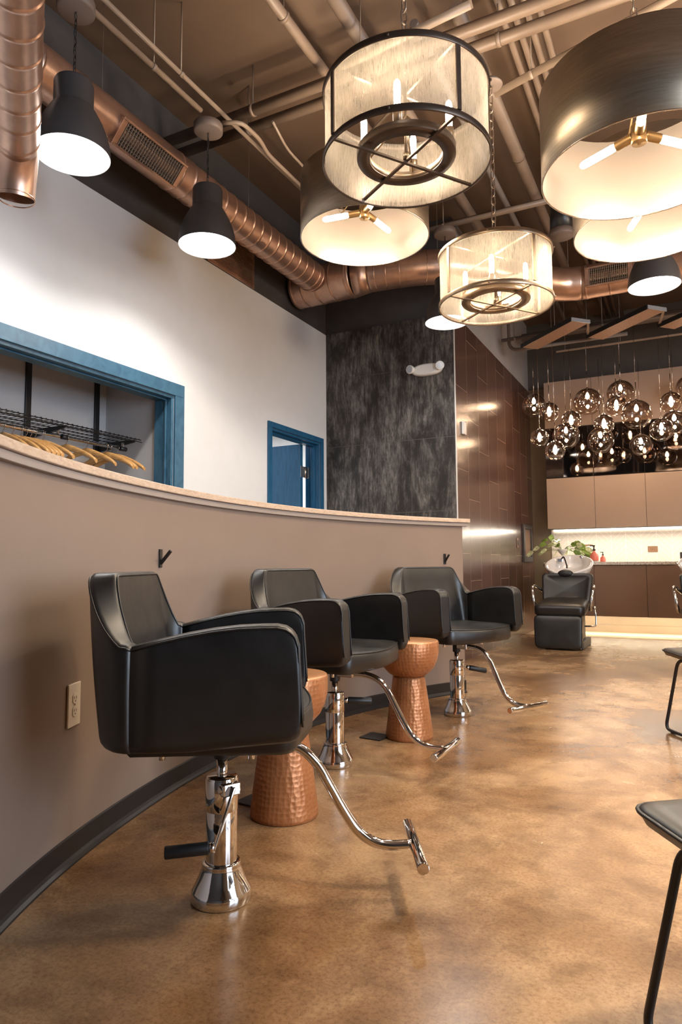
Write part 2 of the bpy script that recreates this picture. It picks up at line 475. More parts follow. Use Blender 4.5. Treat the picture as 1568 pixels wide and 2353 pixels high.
# hallway behind the blue door
bm = B()
box(bm, -6.6, -6.48, 4.2, 7.6, 0, 2.7); box(bm, -6.48, XL - T - .001, 7.48, 7.6, 0, 2.7); box(bm, -6.48, XL - T - .001, 4.2, 4.32, 0, 2.7)
box(bm, -6.48, XL - T - .001, 4.32, 7.48, 2.6, 2.7); box(bm, XL - T, XL - T + .1, YS + .165, 7.48, 0, 2.6)
struct('wall_hall', bm, 'white_paint')
# blue door
d = bpy.data.objects.new('door_1', None); COL.objects.link(d); d.location = (XL, 5.5, 0); d['kind'] = 'structure'
bm = B()
def L(y): return y - 5.5
box(bm, .001, .019, L(4.993), L(6.009), OH, OH + .05)
box(bm, .001, .019, L(4.993), L(DR0), 0, OH); box(bm, .001, .019, L(DR1), L(6.009), 0, OH)
box(bm, -T - .015, .0005, L(DR0) + .0005, L(DR0) + .02, 0, OH - .02); box(bm, -T - .015, .0005, L(DR1) - .02, L(DR1) - .0005, 0, OH - .02)
box(bm, -T - .015, .0005, L(DR0) + .0005, L(DR1) - .0005, OH - .02, OH - .0005)
box(bm, -.09, -.045, L(DR1) - .034, L(DR1) - .0205, 0, OH - .034); box(bm, -.09, -.045, L(DR0) + .0205, L(DR0) + .034, 0, OH - .034)
box(bm, -.09, -.045, L(DR0) + .021, L(DR1) - .021, OH - .034, OH - .0205)
obj('door_frame', bm, 'blue_door', d, .002)
bm = B(); box(bm, -1.02, -.128, L(5.79), L(5.835), .01, 2.105); leaf = obj('door_leaf', bm, 'blue_door', d, .002)
for hz in (1.83, 1.05, .25):
    bm = B(); box(bm, -.1270, -.1245, L(5.793), L(5.833), hz - .057, hz + .057)
    box(bm, -.155, -.12, L(5.9335), L(5.9345), hz - .057, hz + .057); box(bm, -.126, -.123, L(5.835), L(5.934), hz - .055, hz + .055)
    cyl(bm, (-.122, L(5.88), hz - .057), (-.122, L(5.88), hz + .057), .007, 10)
    h_ = obj('hinge', bm, 'satin_nickel', d); h_['label'] = 'satin nickel butt hinge'

# ------------------------------------------------------------------ curved half wall
WC, WR = (1.60, 2.87), 3.56
def wp(a, r):
    k = min(1, max(0, (a - 192) / 20)); r += .035 * k * k * (3 - 2 * k)
    return (WC[0] + r * math.cos(R_(a)), WC[1] + r * math.sin(R_(a)))
def arcwall(bm, a0, a1, r0, r1, z0, z1, n=90):
    rows = []
    for i in range(n + 1):
        a = a0 + (a1 - a0) * i / n
        p0, p1 = wp(a, r0), wp(a, r1)
        rows.append([bm.verts.new((*p0, z0)), bm.verts.new((*p1, z0)), bm.verts.new((*p1, z1)), bm.verts.new((*p0, z1))])
    for i in range(n):
        for k in range(4):
            f = bm.faces.new((rows[i][k], rows[i][(k + 1) % 4], rows[i + 1][(k + 1) % 4], rows[i + 1][k]))
    bm.faces.new(rows[0][::-1]); bm.faces.new(rows[-1])
A0, A1 = 148.6, 148.6 + 66
bm = B(); arcwall(bm, A0, A1, WR, WR + .15, 0, 1.171); wl = struct('wall_low', bm, 'taupe_paint')
bm = B(); arcwall(bm, A0 - .5, A1, WR - .022, WR + .172, 1.169, 1.194); o = obj('moulding', bm, 'taupe_trim', wl, .002)
bm = B(); arcwall(bm, A0 - .75, A1, WR - .036, WR + .186, 1.1945, 1.222); o = obj('wall_cap', bm, 'cap_wood', wl, .003); o['label'] = 'pale wood cap'
bm = B()
prof = [(0, .0005), (-.018, .0005), (-.0175, .006), (-.009, .013), (-.004, .022), (-.003, .08), (-.001, .085), (0, .085)]
n = 90; rows = []
for i in range(n + 1):
    a = A0 + (A1 - A0) * i / n
    rows.append([bm.verts.new((*wp(a, WR - .0006 + dr), z)) for dr, z in prof])
for i in range(n):
    for k in range(len(prof) - 1): bm.faces.new((rows[i][k], rows[i][k + 1], rows[i + 1][k + 1], rows[i + 1][k]))
bm.faces.new(rows[0]); bm.faces.new(rows[-1])
ea = R_(A0); tx, ty = math.sin(ea), -math.cos(ea)
p0, p1 = wp(A0, WR - .003), wp(A0, WR + .15)
c = Vector(((p0[0] + p1[0]) / 2 + tx * .0025, (p0[1] + p1[1]) / 2 + ty * .0025, .043))
obox(bm, c, (math.cos(ea), math.sin(ea), 0), (tx, ty, 0), (0, 0, 1), .078, .002, .042)
struct('baseboard_left', bm, 'rubber_base')
# end shading panel of the half wall is the wall end itself

# hooks on the half wall
def hook(a, z, label):
    x, y = wp(a, WR); t = thing('wall_hook', label, 'hook', (x, y, z), R_(a) + PI, 'black coat hooks on the half wall')
    bm = B(); box(bm, 0.0, .006, -.011, .011, -.036, .037); obj('back_plate', bm, 'black_metal', t, .0015)
    bm = B(); tube(bm, [(.004, 0, -.020), (.047, 0, .030)], .0072, 14); p = obj('peg', bm, 'black_metal', t, .001)
hook(192.85, .930, 'black Y shaped coat hook on the half wall above the nearest chair')
hook(151.38, .936, 'black Y shaped coat hook on the half wall above the farthest salon chair')
# outlet on half wall
def outlet(name, label, loc, rz, mat, w, h, horiz=False):
    t = thing(name, label, 'outlet', loc, rz)
    bm = B(); box(bm, 0, .006, -w / 2, w / 2, -h / 2, h / 2); obj('cover_plate', bm, mat, t, .002)
    for s in (-1, 1):
        cy, cz = (s * .019, 0) if horiz else (0, s * .0195)
        bm = B()
        v0 = []
        for k in range(20):
            a = 2 * PI * k / 20; yy = max(-.0145, min(.0145, .0175 * math.cos(a))); zz = .0165 * math.sin(a)
            if horiz: yy, zz = zz, yy
            v0.append((yy, zz))
        a_ = [bm.verts.new((.0062, cy + y, cz + z)) for y, z in v0]; b_ = [bm.verts.new((.0082, cy + y * .96, cz + z * .96)) for y, z in v0]
        bm.faces.new(b_)
        for k in range(20): bm.faces.new((a_[k], a_[(k + 1) % 20], b_[(k + 1) % 20], b_[k]))
        rc = obj('receptacle', bm, mat, t)
        bm = B()
        if horiz:
            box(bm, .0083, .0086, cy - .002, cy + .007, cz + .005, cz + .007); box(bm, .0083, .0086, cy - .002, cy + .005, cz - .007, cz - .005)
        else:
            box(bm, .0083, .0086, cy - .0075, cy - .0055, cz - .002, cz + .007); box(bm, .0083, .0086, cy + .0055, cy + .0075, cz - .002, cz + .006)
        cyl(bm, (.0083, cy, cz - (.0 if horiz else .008)), (.0086, cy, cz - (.0 if horiz else .008)), .0024, 10)
        obj('slots', bm, 'dark_slot', rc)
    bm = B(); cyl(bm, (.006, 0, 0), (.0075, 0, 0), .0032, 12); obj('screw', bm, 'satin_nickel', t)
x, y = wp(202.08, WR)
outlet('wall_outlet', 'ivory duplex outlet low on the half wall behind the nearest chair', (x, y, .475), R_(202.08) + PI, 'ivory_plastic', .079, .131)
outlet('wall_outlet', 'brown duplex outlet on the pale herringbone splashback', (-.405, YB - .0115, 1.075), -PI / 2, 'brown_plastic', .115, .075, True)

# ------------------------------------------------------------------ closet contents
t = thing('closet_shelf', 'black wire closet shelf above the coat hangers, behind the blue framed opening', 'shelf', (-3.93, 2.9, 1.83))
bm = B()
for k in range(52):
    yy = -1.25 + k * .0405; cyl(bm, (0, yy, 0), (.375, yy, 0), .0021, 5)
for xx in (.005, .1, .19, .28, .37): cyl(bm, (xx, -1.27, -.005), (xx, .835, -.005), .0035, 6)
cyl(bm, (.378, -1.27, -.022), (.378, .835, -.022), .0035, 6)
for k in range(26): cyl(bm, (.376, -1.25 + k * .081, 0), (.378, -1.25 + k * .081, -.022), .0018, 5)
obj('wire_deck', bm, 'black_metal', t)
for yy in (-.70, .165, .78):
    bm = B()
    vs = [bm.verts.new((x_, yy + s * .006, z_)) for s in (-1, 1) for x_, z_ in ((0, -.012), (.36, -.012), (.36, -.028), (0, -.075))]
    bm.faces.new(vs[:4]); bm.faces.new(vs[4:][::-1])
    for k in range(4): bm.faces.new((vs[k], vs[(k + 1) % 4], vs[4 + (k + 1) % 4], vs[4 + k]))
    obj('bracket', bm, 'black_metal', t)
for yy in (.165, .765):
    bm = B(); box(bm, -.019, -.003, yy - .022, yy + .022, -1.3, .57); obj('upright', bm, 'black_metal', t, .003)
t = thing('hanging_rod', 'chrome closet rod with black joints carrying the wooden hangers', 'rod', (-3.65, 2.9, 1.755))
bm = B(); cyl(bm, (0, -1.2, 0), (0, .74, 0), .0135, 16); obj('rod', bm, 'chrome', t)
for a, b in ((.20, .25), (.715, .775)):
    bm = B(); cyl(bm, (0, a, 0), (0, b, 0), .017, 14); obj('joint', bm, 'black_plastic', t)
for yy in (-.70, .17, .745):
    bm = B(); box(bm, -.008, .008, yy - .006, yy + .006, .013, .045); obj('rod_bracket', bm, 'satin_nickel', t)
# hangers: shoulders run along x (towards the salon), hook over the rod
def hanger():
    t = thing('coat_hanger', '', 'hanger', (0, 0, 0), 0, 'wooden coat hangers on the closet rod')
    bm = B(); n = 24; rows = []
    for i in range(n + 1):
        u = -1 + 2 * i / n; a = abs(u)
        z = -.066 - .085 * (a ** 1.35) - .012 * (a ** 6); hh = .021 * (1 - .45 * a) + .003; th = .0075 + .008 * a ** 2
        rows.append([(u * .222, (math.cos(q) * th), z + math.sin(q) * hh) for q in [2 * PI * k / 10 for k in range(10)]])
    R = [[bm.verts.new(p) for p in r] for r in rows]
    for i in range(n):
        for k in range(10): f = bm.faces.new((R[i][k], R[i][(k + 1) % 10], R[i + 1][(k + 1) % 10], R[i + 1][k])); f.smooth = True
    bm.faces.new(R[0]); bm.faces.new(R[-1])
    obj('shoulder_bar', bm, 'hanger_wood', t)
    bm = B(); pts = [(0, 0, -.09), (0, 0, -.045)] + [(.0185 * math.sin(a) + 0, 0, -.0 - .0185 * math.cos(a)) for a in [R_(q) for q in range(10, 250, 20)]]
    pts = [(0, 0, -.06), (0, 0, -.036), (.009, 0, -.028)] + [(.0172 * math.cos(R_(q)), 0, .0172 * math.sin(R_(q)) + .0) for q in range(-50, 200, 20)]
    tube(bm, pts, .0019, 6); obj('hook', bm, 'satin_nickel', t)
    return t
hg = hanger()
hl = ['leftmost wooden coat hanger, at the photo edge', 'second wooden coat hanger from the left, standing alone', 'wooden coat hanger just left of the tight bunch of three',
      'leftmost hanger of the tight bunch beside the first black upright', 'middle hanger of the tight bunch beside the first black upright', 'rightmost hanger of the tight bunch beside the first black upright',
      'wooden hanger just right of the tight bunch', 'wooden hanger alone in the middle of the rod', 'wooden hanger in front of the second black upright',
      'rear one of the two touching hangers near the right end', 'front one of the two touching hangers near the right end', 'rightmost wooden hanger, at the end of the rod']
for i, (y, w) in enumerate(zip((2.67, 2.735, 2.795, 2.832, 2.864, 2.896, 2.955, 3.14, 3.31, 3.487, 3.521, 3.59), (-3, 0, 0, 0, 0, 0, 8, 8, 8, 4, 4, 6))):
    o = hg if i == 0 else copy_tree(hg)
    o.location = (-3.65, y, 1.755 + .0); o.rotation_euler = (0, 0, R_(w + 8)); relabel(o, hl[i])

# ------------------------------------------------------------------ salon chairs
def rounded_prism_profile(): pass
def make_chair(loc, rz, label, lever, dz=0):
    t = thing('salon_chair', label, 'chair', loc, rz, 'black salon chairs along the half wall')
    a, xf, xn = .337, .212, -.165
    # plan path of the outer skin: right arm front -> round the back -> left arm front
    path = []
    xr_, yr_ = -.300, .205                         # rear flat part reaches x=xr_, half width yr_
    def side(sgn):
        P = []
        for x in (xf, xf - .006, xf - .014, xf - .026, xf - .045, xf - .08, .08, .02, -.04, -.10, xn): P.append((x, sgn * a, 0))
        return P
    P = side(-1)
    nc = 14
    for k in range(1, nc):
        q = PI / 2 * k / nc
        P.append((xn - (abs(xr_ - xn)) * math.sin(q), -(yr_ + (a - yr_) * math.cos(q)), k / nc))
    for k in range(9):
        P.append((xr_ - .006 * math.sin(PI * k / 8), -yr_ + 2 * yr_ * k / 8, 1))
    for k in range(nc - 1, 0, -1):
        q = PI / 2 * k / nc
        P.append((xn - (abs(xr_ - xn)) * math.sin(q), (yr_ + (a - yr_) * math.cos(q)), k / nc))
    P += side(1)[::-1]
    zB, zt, zn = .884, .762, .715
    def ztop(x, w):
        if w > 0:
            s = w; base = zn + .002
            if s < .12: return base + .25 * (s ** 2) * 2
            v = (s - .12) / .88; e = min(1, v * 1.08)
            e = e - .10 * math.sin(PI * 2 * e) * .3
            z = base + (zB - base) * e
            if v > .86: z = min(z, zB - .03 * (1 - min(1, (v - .80) / .2)) ** 2)
            return min(zB, z)
        u = (x - xn) / (xf - xn)
        z = zn + (zt - zn) * math.sin(min(1, u * 1.25) * PI / 2)
        d = xf - x; r = .045
        if d < r: z -= r - math.sqrt(max(0, r * r - (r - d) ** 2))
        return z
    def zbot(x, w):
        z = .468 + .022 * max(0, (x + .05) / .26)
        d = xf - x; r = .03
        if d < r: z += r - math.sqrt(max(0, r * r - (r - d) ** 2))
        return z
    # inward normals
    N = []; n = len(P)
    for i in range(n):
        p, q = P[max(0, i - 1)], P[min(n - 1, i + 1)]
        tx, ty = q[0] - p[0], q[1] - p[1]; l = math.hypot(tx, ty); N.append((ty / l, -tx / l))
    for i in range(n):
        x, y, w = P[i]
        if w == 0: N[i] = (0, 1) if y < 0 else (0, -1)
    rows = []; topo = []; topi = []
    for i in range(n):
        x, y, w = P[i]; zt_, zb_ = ztop(x, w), zbot(x, w); nx, ny = N[i]
        lean = .048                                  # outer rear face leans: foot of the back sits further forward
        fr = max(0, (x - .1) / .11) if w == 0 else 0
        def outer(z):
            k = (z - .468) / .41; o_ = lean * (1 - k) * (w if w < 1 else 1)
            return (x + o_ + (.018 * (1 - k) * fr), y)
        def thick(z):
            t0 = .066
            if w > 0:
                t0 += .03 * w * max(0, (.80 - z) / .33)
            return t0
        H = zt_ - zb_; loop = []
        rb, rt = .032, .014
        for q in range(5):                          # rounded bottom outer edge
            an = PI / 2 * q / 4; z = zb_ + rb - rb * math.cos(an); off = rb - rb * math.sin(an)
            X, Y = outer(z); loop.append((X + nx * off, Y + ny * off, z))
        for q in range(1, 6):
            z = zb_ + rb + (H - rb - rt) * q / 6; X, Y = outer(z)
            bul = -.004 * math.sin(PI * q / 6); loop.append((X + nx * bul, Y + ny * bul, z))
        for q in range(5):
            an = PI / 2 * q / 4; z = zt_ - rt + rt * math.sin(an); off = rt - rt * math.cos(an)
            X, Y = outer(z); loop.append((X + nx * off, Y + ny * off, z))
            if q == 1: topo.append((X + nx * (off - .001), Y + ny * (off - .001), z + .001))
        for q in range(5):
            an = PI / 2 * q / 4; z = zt_ - rt + rt * math.cos(an); th = thick(z); off = th - rt + rt * math.sin(an)
            X, Y = outer(z); loop.append((X + nx * off, Y + ny * off, z))
            if q == 3: topi.append((X + nx * (off + .0005), Y + ny * (off + .0005), z + .0005))
        for q in range(5, 0, -1):
            z = zb_ + .02 + (H - rt - .02) * q / 6; th = thick(z); X, Y = outer(z); loop.append((X + nx * th, Y + ny * th, z))
        X, Y = outer(zb_ + .01); th = thick(zb_); loop.append((X + nx * th, Y + ny * th, zb_ + .008))
        rows.append(loop)
    # split into right arm, back, left arm so that every part is its own mesh
    def part(i0, i1, name):
        bm = B(); Rr = [[bm.verts.new(p) for p in rows[i]] for i in range(i0, i1 + 1)]; m = len(rows[0])
        for i in range(len(Rr) - 1):
            for k in range(m):
                f = bm.faces.new((Rr[i][k], Rr[i][(k + 1) % m], Rr[i + 1][(k + 1) % m], Rr[i + 1][k])); f.smooth = True
        for r_ in (Rr[0], Rr[-1]): bm.faces.new(r_)
        return obj(name, bm, 'black_leather', t)
    ia = 10; ib = n - 11
    pr = part(0, ia, 'armrest'); pb = part(ia, ib, 'backrest'); pl = part(ib, n - 1, 'armrest')
    for lst in (topo, topi):
        bm = B(); tube(bm, lst[ia:ib + 1], .0028, 6); obj('piping', bm, 'black_leather', pb)
    for (i0, i1), pa in (((0, ia), pr), ((ib, n - 1), pl)):
        for lst, nm in ((topo, 0), (topi, 1)):
            bm = B(); seg = lst[i0:i1 + 1]
            endx = 0 if i0 == 0 else -1
            e = Vector(seg[endx]); dn = [(e.x - .001 + .011 * k / 6, e.y, e.z - (e.z - .53) * k / 6) for k in range(1, 7)]
            seg = (dn[::-1] + seg) if i0 == 0 else (seg + dn)
            tube(bm, seg, .0028, 6); obj('piping', bm, 'black_leather', pa)
    # seat cushion
    bm = B(); plan = []
    for k in range(9): plan.append((-.19 + .36 * k / 8, -.268))
    for k in range(1, 6): q = PI / 2 * k / 5; plan.append((.17 + .045 * math.sin(q), -.268 + .045 * (1 - math.cos(q))))
    for k in range(1, 12):
        y_ = -.223 + .446 * k / 12; plan.append((.215 + .034 * math.cos(y_ / .223 * PI / 2), y_))
    plan += [(p[0], -p[1]) for p in plan[:14][::-1]]
    def ring(off, z, cz=0): 
        cx, cy = -.0, 0; out = []
        for x_, y_ in plan:
            l = math.hypot(x_, y_); out.append((x_ * (1 - off / l), y_ * (1 - off / l), z - cz * (1 - (y_ / .268) ** 2) * max(0, (x_ + .1) / .35)))
        return out
    prof = [(.05, .445, 0), (.012, .447, 0), (0, .460, 0), (-.003, .49, 0), (0, .522, .008), (.006, .532, .009), (.016, .537, .010), (.05, .542, .014), (.12, .545, .02)]
    Rg = [[bm.verts.new(p) for p in ring(*q)] for q in prof]; m = len(plan)
    for i in range(len(Rg) - 1):
        for k in range(m): f = bm.faces.new((Rg[i][k], Rg[i][(k + 1) % m], Rg[i + 1][(k + 1) % m], Rg[i + 1][k])); f.smooth = True
    cv = bm.verts.new((0, 0, .535)); cb_ = bm.verts.new((0, 0, .445))
    for k in range(m):
        f = bm.faces.new((Rg[-1][k], Rg[-1][(k + 1) % m], cv)); f.smooth = True
        bm.faces.new((Rg[0][(k + 1) % m], Rg[0][k], cb_))
    seat = obj('seat', bm, 'black_leather', t)
    bm = B(); rg = ring(.004, .5325, .0095); tube(bm, rg[6:-6], .003, 6); obj('piping', bm, 'black_leather', seat)
    # underside
    bm = B(); box(bm, -.15, .12, -.25, .25, .452, .466); box(bm, -.15, .15, -.10, .10, .432, .4515); obj('seat_plate', bm, 'black_metal', t, .004)
    for x_, y_ in ((-.12, -.2), (.10, -.2), (-.12, .2), (.1, .2), (-.13, -.08), (.13, -.08), (-.13, .08), (.13, .08)):
        bm = B(); cyl(bm, (x_, y_, .424), (x_, y_, .452), .008, 8); obj('bolt', bm, 'chrome', t)
    bm = B(); cyl(bm, (0, 0, .372), (0, 0, .432), .023, 24); obj('piston_sleeve', bm, 'black_plastic', t, .003)
    bm = B(); cyl(bm, (0, 0, .29), (0, 0, .374), .0145, 24); obj('piston', bm, 'chrome', t)
    bm = B(); lathe(bm, [(0, .0005), (.080, .0005), (.0815, .004), (.0815, .026), (.079, .031), (.070, .046), (.061, .066), (.0545, .084), (.0515, .094), (.0525, .098), (.050, .101), (.044, .101)], 64)
    obj('pump_base', bm, 'chrome', t)
    bm = B(); lathe(bm, [(.0425, .095), (.0425, .322), (.0405, .326), (.0, .326)], 48)
    col = obj('pump_column', bm, 'chrome', t)
    bm = B(); lathe(bm, [(.0432, .236), (.0442, .238), (.0442, .318), (.0432, .32)], 48, close=False); obj('collar', bm, 'chrome', col)
    # lever: pivot block, flat arm, black pedal grip
    pv, el, tp = (Vector(q) for q in lever)
    bm = B(); dv = Vector((pv.x, pv.y, 0)).normalized()
    obox(bm, dv * .046 + Vector((0, 0, pv.z)), dv, (-dv.y, dv.x, 0), (0, 0, 1), .014, .026, .016)
    cyl(bm, dv * .04 + Vector((-dv.y, dv.x, 0)) * -.03 + Vector((0, 0, pv.z)), dv * .04 + Vector((-dv.y, dv.x, 0)) * .03 + Vector((0, 0, pv.z)), .011, 14)
    blk = obj('lever_pivot', bm, 'chrome', t, .004)
    bm = B(); ad = (el - pv); sd = ad.cross(tp - el).normalized()
    obox(bm, (pv + el) / 2, ad, ad.cross(sd), sd, ad.length / 2 + .008, .004, .012); arm = obj('lever_arm', bm, 'chrome', t, .003)
    bm = B(); cyl(bm, el, el + (tp - el) * .12, .0125, 18); obj('lever_ferrule', bm, 'chrome', t)
    bm = B(); cyl(bm, el + (tp - el) * .12, tp, .0158, 22); g = obj('pedal_grip', bm, 'black_plastic', t, .003); g['label'] = 'black rubber pedal grip'
    # footrest
    bm = B(); pts = catmull([(.06, 0, .410), (.12, 0, .412), (.175, 0, .408), (.222, 0, .390), (.262, 0, .350), (.292, 0, .300), (.333, 0, .228), (.372, 0, .172), (.415, 0, .141), (.46, 0, .130), (.520, 0, .130)], 6)
    tube(bm, pts, .0138, 20); fr_ = obj('footrest', bm, 'chrome', t)
    bm = B(); cyl(bm, (.530, -.152, .130), (.530, .152, .130), .0160, 24); obj('foot_bar', bm, 'chrome', fr_, .002)
    bm = B(); box(bm, .02, .10, -.022, .022, .395, .432); obj('footrest_clamp', bm, 'satin_nickel', fr_, .004)
    return t
def w2l(loc, rz, p):
    dx, dy = p[0] - loc[0], p[1] - loc[1]; c_, s_ = math.cos(rz), math.sin(rz)
    return (dx * c_ + dy * s_, -dx * s_ + dy * c_, p[2])
# camera-aligned directions, only used to work out how each pump lever is turned
RT = Vector((.89, .455, 0)); FW = Vector((-.455, .89, 0))
def lever_for(loc, rz, side, fwd, z0, ex, ef, ez, tx, tf, tz):
    b = Vector((loc[0], loc[1], 0))
    pv = b + RT * side + FW * fwd + Vector((0, 0, z0)); el = b + RT * ex + FW * ef + Vector((0, 0, ez)); tp = b + RT * tx + FW * tf + Vector((0, 0, tz))
    return [w2l(loc, rz, p) for p in (pv, el, tp)]
l1, r1 = (-1.168, 1.556, 0), .508
l2, r2 = (-1.463, 2.790, 0), -.021
l3, r3 = (-1.273, 4.014, 0), -.475
make_chair(l1, r1, 'nearest black leather salon chair, its side to the viewer, in front of the ivory outlet', lever_for(l1, r1, .040, -.052, .300, .004, -.12, .182, -.120, -.14, .177))
make_chair(l2, r2, 'middle black leather salon chair, between the two hammered copper tables', lever_for(l2, r2, -.02, .052, .285, .045, .07, .272, .17, .10, .262))
make_chair(l3, r3, 'farthest black leather salon chair, at the end of the curved half wall', lever_for(l3, r3, .03, .055, .285, .075, .085, .268, .20, .12, .240))

# ------------------------------------------------------------------ copper side tables
def side_table(loc, label):
    t = thing('side_table', label, 'table', loc, 0, 'hammered copper side tables')
    bm = B(); lathe(bm, [(0, .0005), (.121, .0005), (.1235, .003), (.1235, .02), (.104, .17), (.086, .300), (.083, .318), (.0, .318)], 72)
    obj('base', bm, 'hammered_copper', t)
    bm = B(); lathe(bm, [(.0, .3185), (.083, .3185), (.105, .332), (.133, .362), (.150, .398), (.158, .43), (.160, .455), (.160, .492), (.1575, .496)], 72)
    bw = obj('bowl', bm, 'hammered_copper', t)
    bm = B(); lathe(bm, [(.1575, .496), (.1575, .499), (.155, .501), (.0, .5005)], 72); obj('tabletop', bm, 'copper_top', t)
    return t
side_table((-1.345, 2.165, 0), 'hammered copper drum table half hidden behind the nearest salon chair')
side_table((-1.340, 3.395, 0), 'hammered copper drum table in full view between the middle and farthest chairs')
for (x, y), lb in (((-1.50, 3.315), 'black floor outlet cover beside the far copper table'), ((-1.51, 2.235), 'black floor outlet cover behind the near copper table')):
    bm = B(); 
    obox(bm, (0, 0, .0035), (math.cos(-.1), math.sin(-.1), 0), (-math.sin(-.1), math.cos(-.1), 0), (0, 0, 1), .062, .062, .003)
    o = obj('floor_outlet', bm, 'black_plastic', None, .002); o.location = (x, y, 0); tag(o, lb, 'outlet', 'black floor outlets')

# ------------------------------------------------------------------ sled chairs at the right edge
def sled_chair(corner, ang, label):
    # local: +x runs from front to back of the seat, +y across
    t = thing('sled_chair', label, 'chair', (corner[0], corner[1], 0), ang, 'black sled leg chairs at the right edge')
    D, W = .44, .47
    def ring(ins, z, curve=0):
        out = []; r = .05
        cs = [((r, r), PI, 1.5 * PI), ((D - r, r), 1.5 * PI, 2 * PI), ((D - r, W - r), 0, .5 * PI), ((r, W - r), .5 * PI, PI)]
        for (cx, cy), a0, a1 in cs:
            for k in range(6):
                a = a0 + (a1 - a0) * k / 5; x = cx + (r - ins) * math.cos(a); y = cy + (r - ins) * math.sin(a)
                out.append((x, y, z - .030 * (x / D) + curve * ((y - W / 2) / (W / 2)) ** 2))
        return out
    def shell(rs, mat, name, par):
        bm = B(); Rg = [[bm.verts.new(p) for p in r] for r in rs]; m = len(rs[0])
        for i in range(len(Rg) - 1):
            for k in range(m): f = bm.faces.new((Rg[i][k], Rg[i][(k + 1) % m], Rg[i + 1][(k + 1) % m], Rg[i + 1][k])); f.smooth = True
        bm.faces.new(Rg[0]); bm.faces.new(Rg[-1]); return obj(name, bm, mat, par)
    seat = shell([ring(.045, .398, .008), ring(.014, .404, .010), ring(.004, .420, .012), ring(.002, .426, .012), ring(.010, .434, .012), ring(.03, .441, .010), ring(.047, .444, .008)], 'black_leather', 'seat', t)
    bm = B(); rg = ring(.001, .4245, .012); tube(bm, rg, .0042, 8, closed=True); obj('piping', bm, 'black_leather', seat)
    # back shell
    bm = B(); rows = []
    for i in range(9):
        q = i / 8; x = D - .02 + .10 * q + .02 * math.sin(q * PI); z = .42 + .36 * q
        row = []
        for k in range(13):
            y = .02 + (W - .04) * k / 12; cur = .05 * (((y - W / 2) / (W / 2)) ** 2)
            row.append((x - cur, y, z))
        rows.append(row)
    A = [[bm.verts.new(p) for p in r] for r in rows]; C_ = [[bm.verts.new((p[0] + .03, p[1], p[2])) for p in r] for r in rows]
    for i in range(8):
        for k in range(12):
            for Q in (A, C_): f = bm.faces.new((Q[i][k], Q[i][k + 1], Q[i + 1][k + 1], Q[i + 1][k])); f.smooth = True
    for i in range(8):
        for k in (0, 12): bm.faces.new((A[i][k], A[i + 1][k], C_[i + 1][k], C_[i][k]))
    for k in range(12):
        for i in (0, 8): bm.faces.new((A[i][k], A[i][k + 1], C_[i][k + 1], C_[i][k]))
    obj('backrest', bm, 'black_leather', t, .006)
    for y in (.055, W - .055):
        bm = B()
        s = -1 if y < .2 else 1
        yb = y + s * .03
        P = arcpts([(.20, y, .388), (.085, y, .388), (-.005, yb, .013), (.46, yb, .013), (.38, y, .375), (.20, y, .388)], .045, 7)
        tube(bm, P, .0085, 14, cap=False); lg = obj('leg', bm, 'black_metal', t)
        for xx in (.06, .40):
            bm = B(); box(bm, xx - .012, xx + .012, yb - .006, yb + .006, .0005, .006); obj('foot_pad', bm, 'black_plastic', lg)
    return t
sled_chair((-.128, 1.452), R_(-52), 'near black leather chair with thin sled legs, cut by the right edge')
sled_chair((-.166, 4.085), R_(-56), 'far black leather chair with thin sled legs, cut by the right edge')

# ------------------------------------------------------------------ bell pendants
def bell_pendant(loc, label, drop):
    t = thing('bell_pendant', label, 'lamp', loc, 0, 'dark grey bell pendants')
    bm = B(); H = .385
    out = [(.178, 0), (.1775, .03), (.172, .07), (.160, .115), (.140, .165), (.118, .208), (.102, .235), (.097, .241), (.0935, .246), (.0935, .360), (.089, .372), (.07, .380), (0, .384)]
    lathe(bm, out, 64)
    sh = obj('lamp_shade', bm, 'pendant_grey', t)
    bm = B(); lathe(bm, [(.178, .0), (.1755, .0005), (.1748, .03), (.169, .07), (.157, .115), (.137, .165), (.112, .205)], 64)
    i_ = obj('shade_lining', bm, 'inner_white', t); i_['label'] = 'white inner lining'
    bm = B(); lathe(bm, [(.1735, .022), (.15, .018), (.0, .012)], 48)  # added glowing disc, stands in for the bulb and its brightly lit lining
    g = obj('glow_disc', bm, 'pendant_glow', t); g['label'] = 'glowing white disc in place of the bulb and lit lining'
    # chain with cord
    bm = B(); z = .384; k = 0
    while z < drop - .045:
        tube(bm, [(math.cos(q) * .0065 * (1 if k % 2 else 0), math.cos(q) * .0065 * (0 if k % 2 else 1), z + .019 + math.sin(q) * .019) for q in [2 * PI * j / 10 for j in range(10)]], .0018, 5, closed=True)
        z += .032; k += 1
    obj('chain', bm, 'link_dark', t)
    bm = B(); tube(bm, catmull([(.004 * math.cos(j * 1.7), .006 * math.sin(j * 1.7), .384 + (drop - .06 - .384) * j / 14) for j in range(15)], 4), .0028, 6); obj('cord', bm, 'black_plastic', t)
    bm = B(); lathe(bm, [(0, drop - .055), (.082, drop - .055), (.092, drop - .048), (.092, drop - .004), (.086, drop), (0, drop)], 40); obj('ceiling_canopy', bm, 'canopy_grey', t)
    ld = bpy.data.lights.new('bell_lamp_light', 'SPOT'); ld.energy = 40; ld.color = (1, .965, .92); ld.spot_size = R_(146); ld.spot_blend = .5; ld.shadow_soft_size = .07
    lo = bpy.data.objects.new('bell_lamp_light', ld); COL.objects.link(lo); lo.parent = t; lo.location = (0, 0, .006)
    return t
bell_pendant((-2.60, 2.23, 2.90), 'nearest dark grey bell pendant, upper left beside the copper duct', .80)
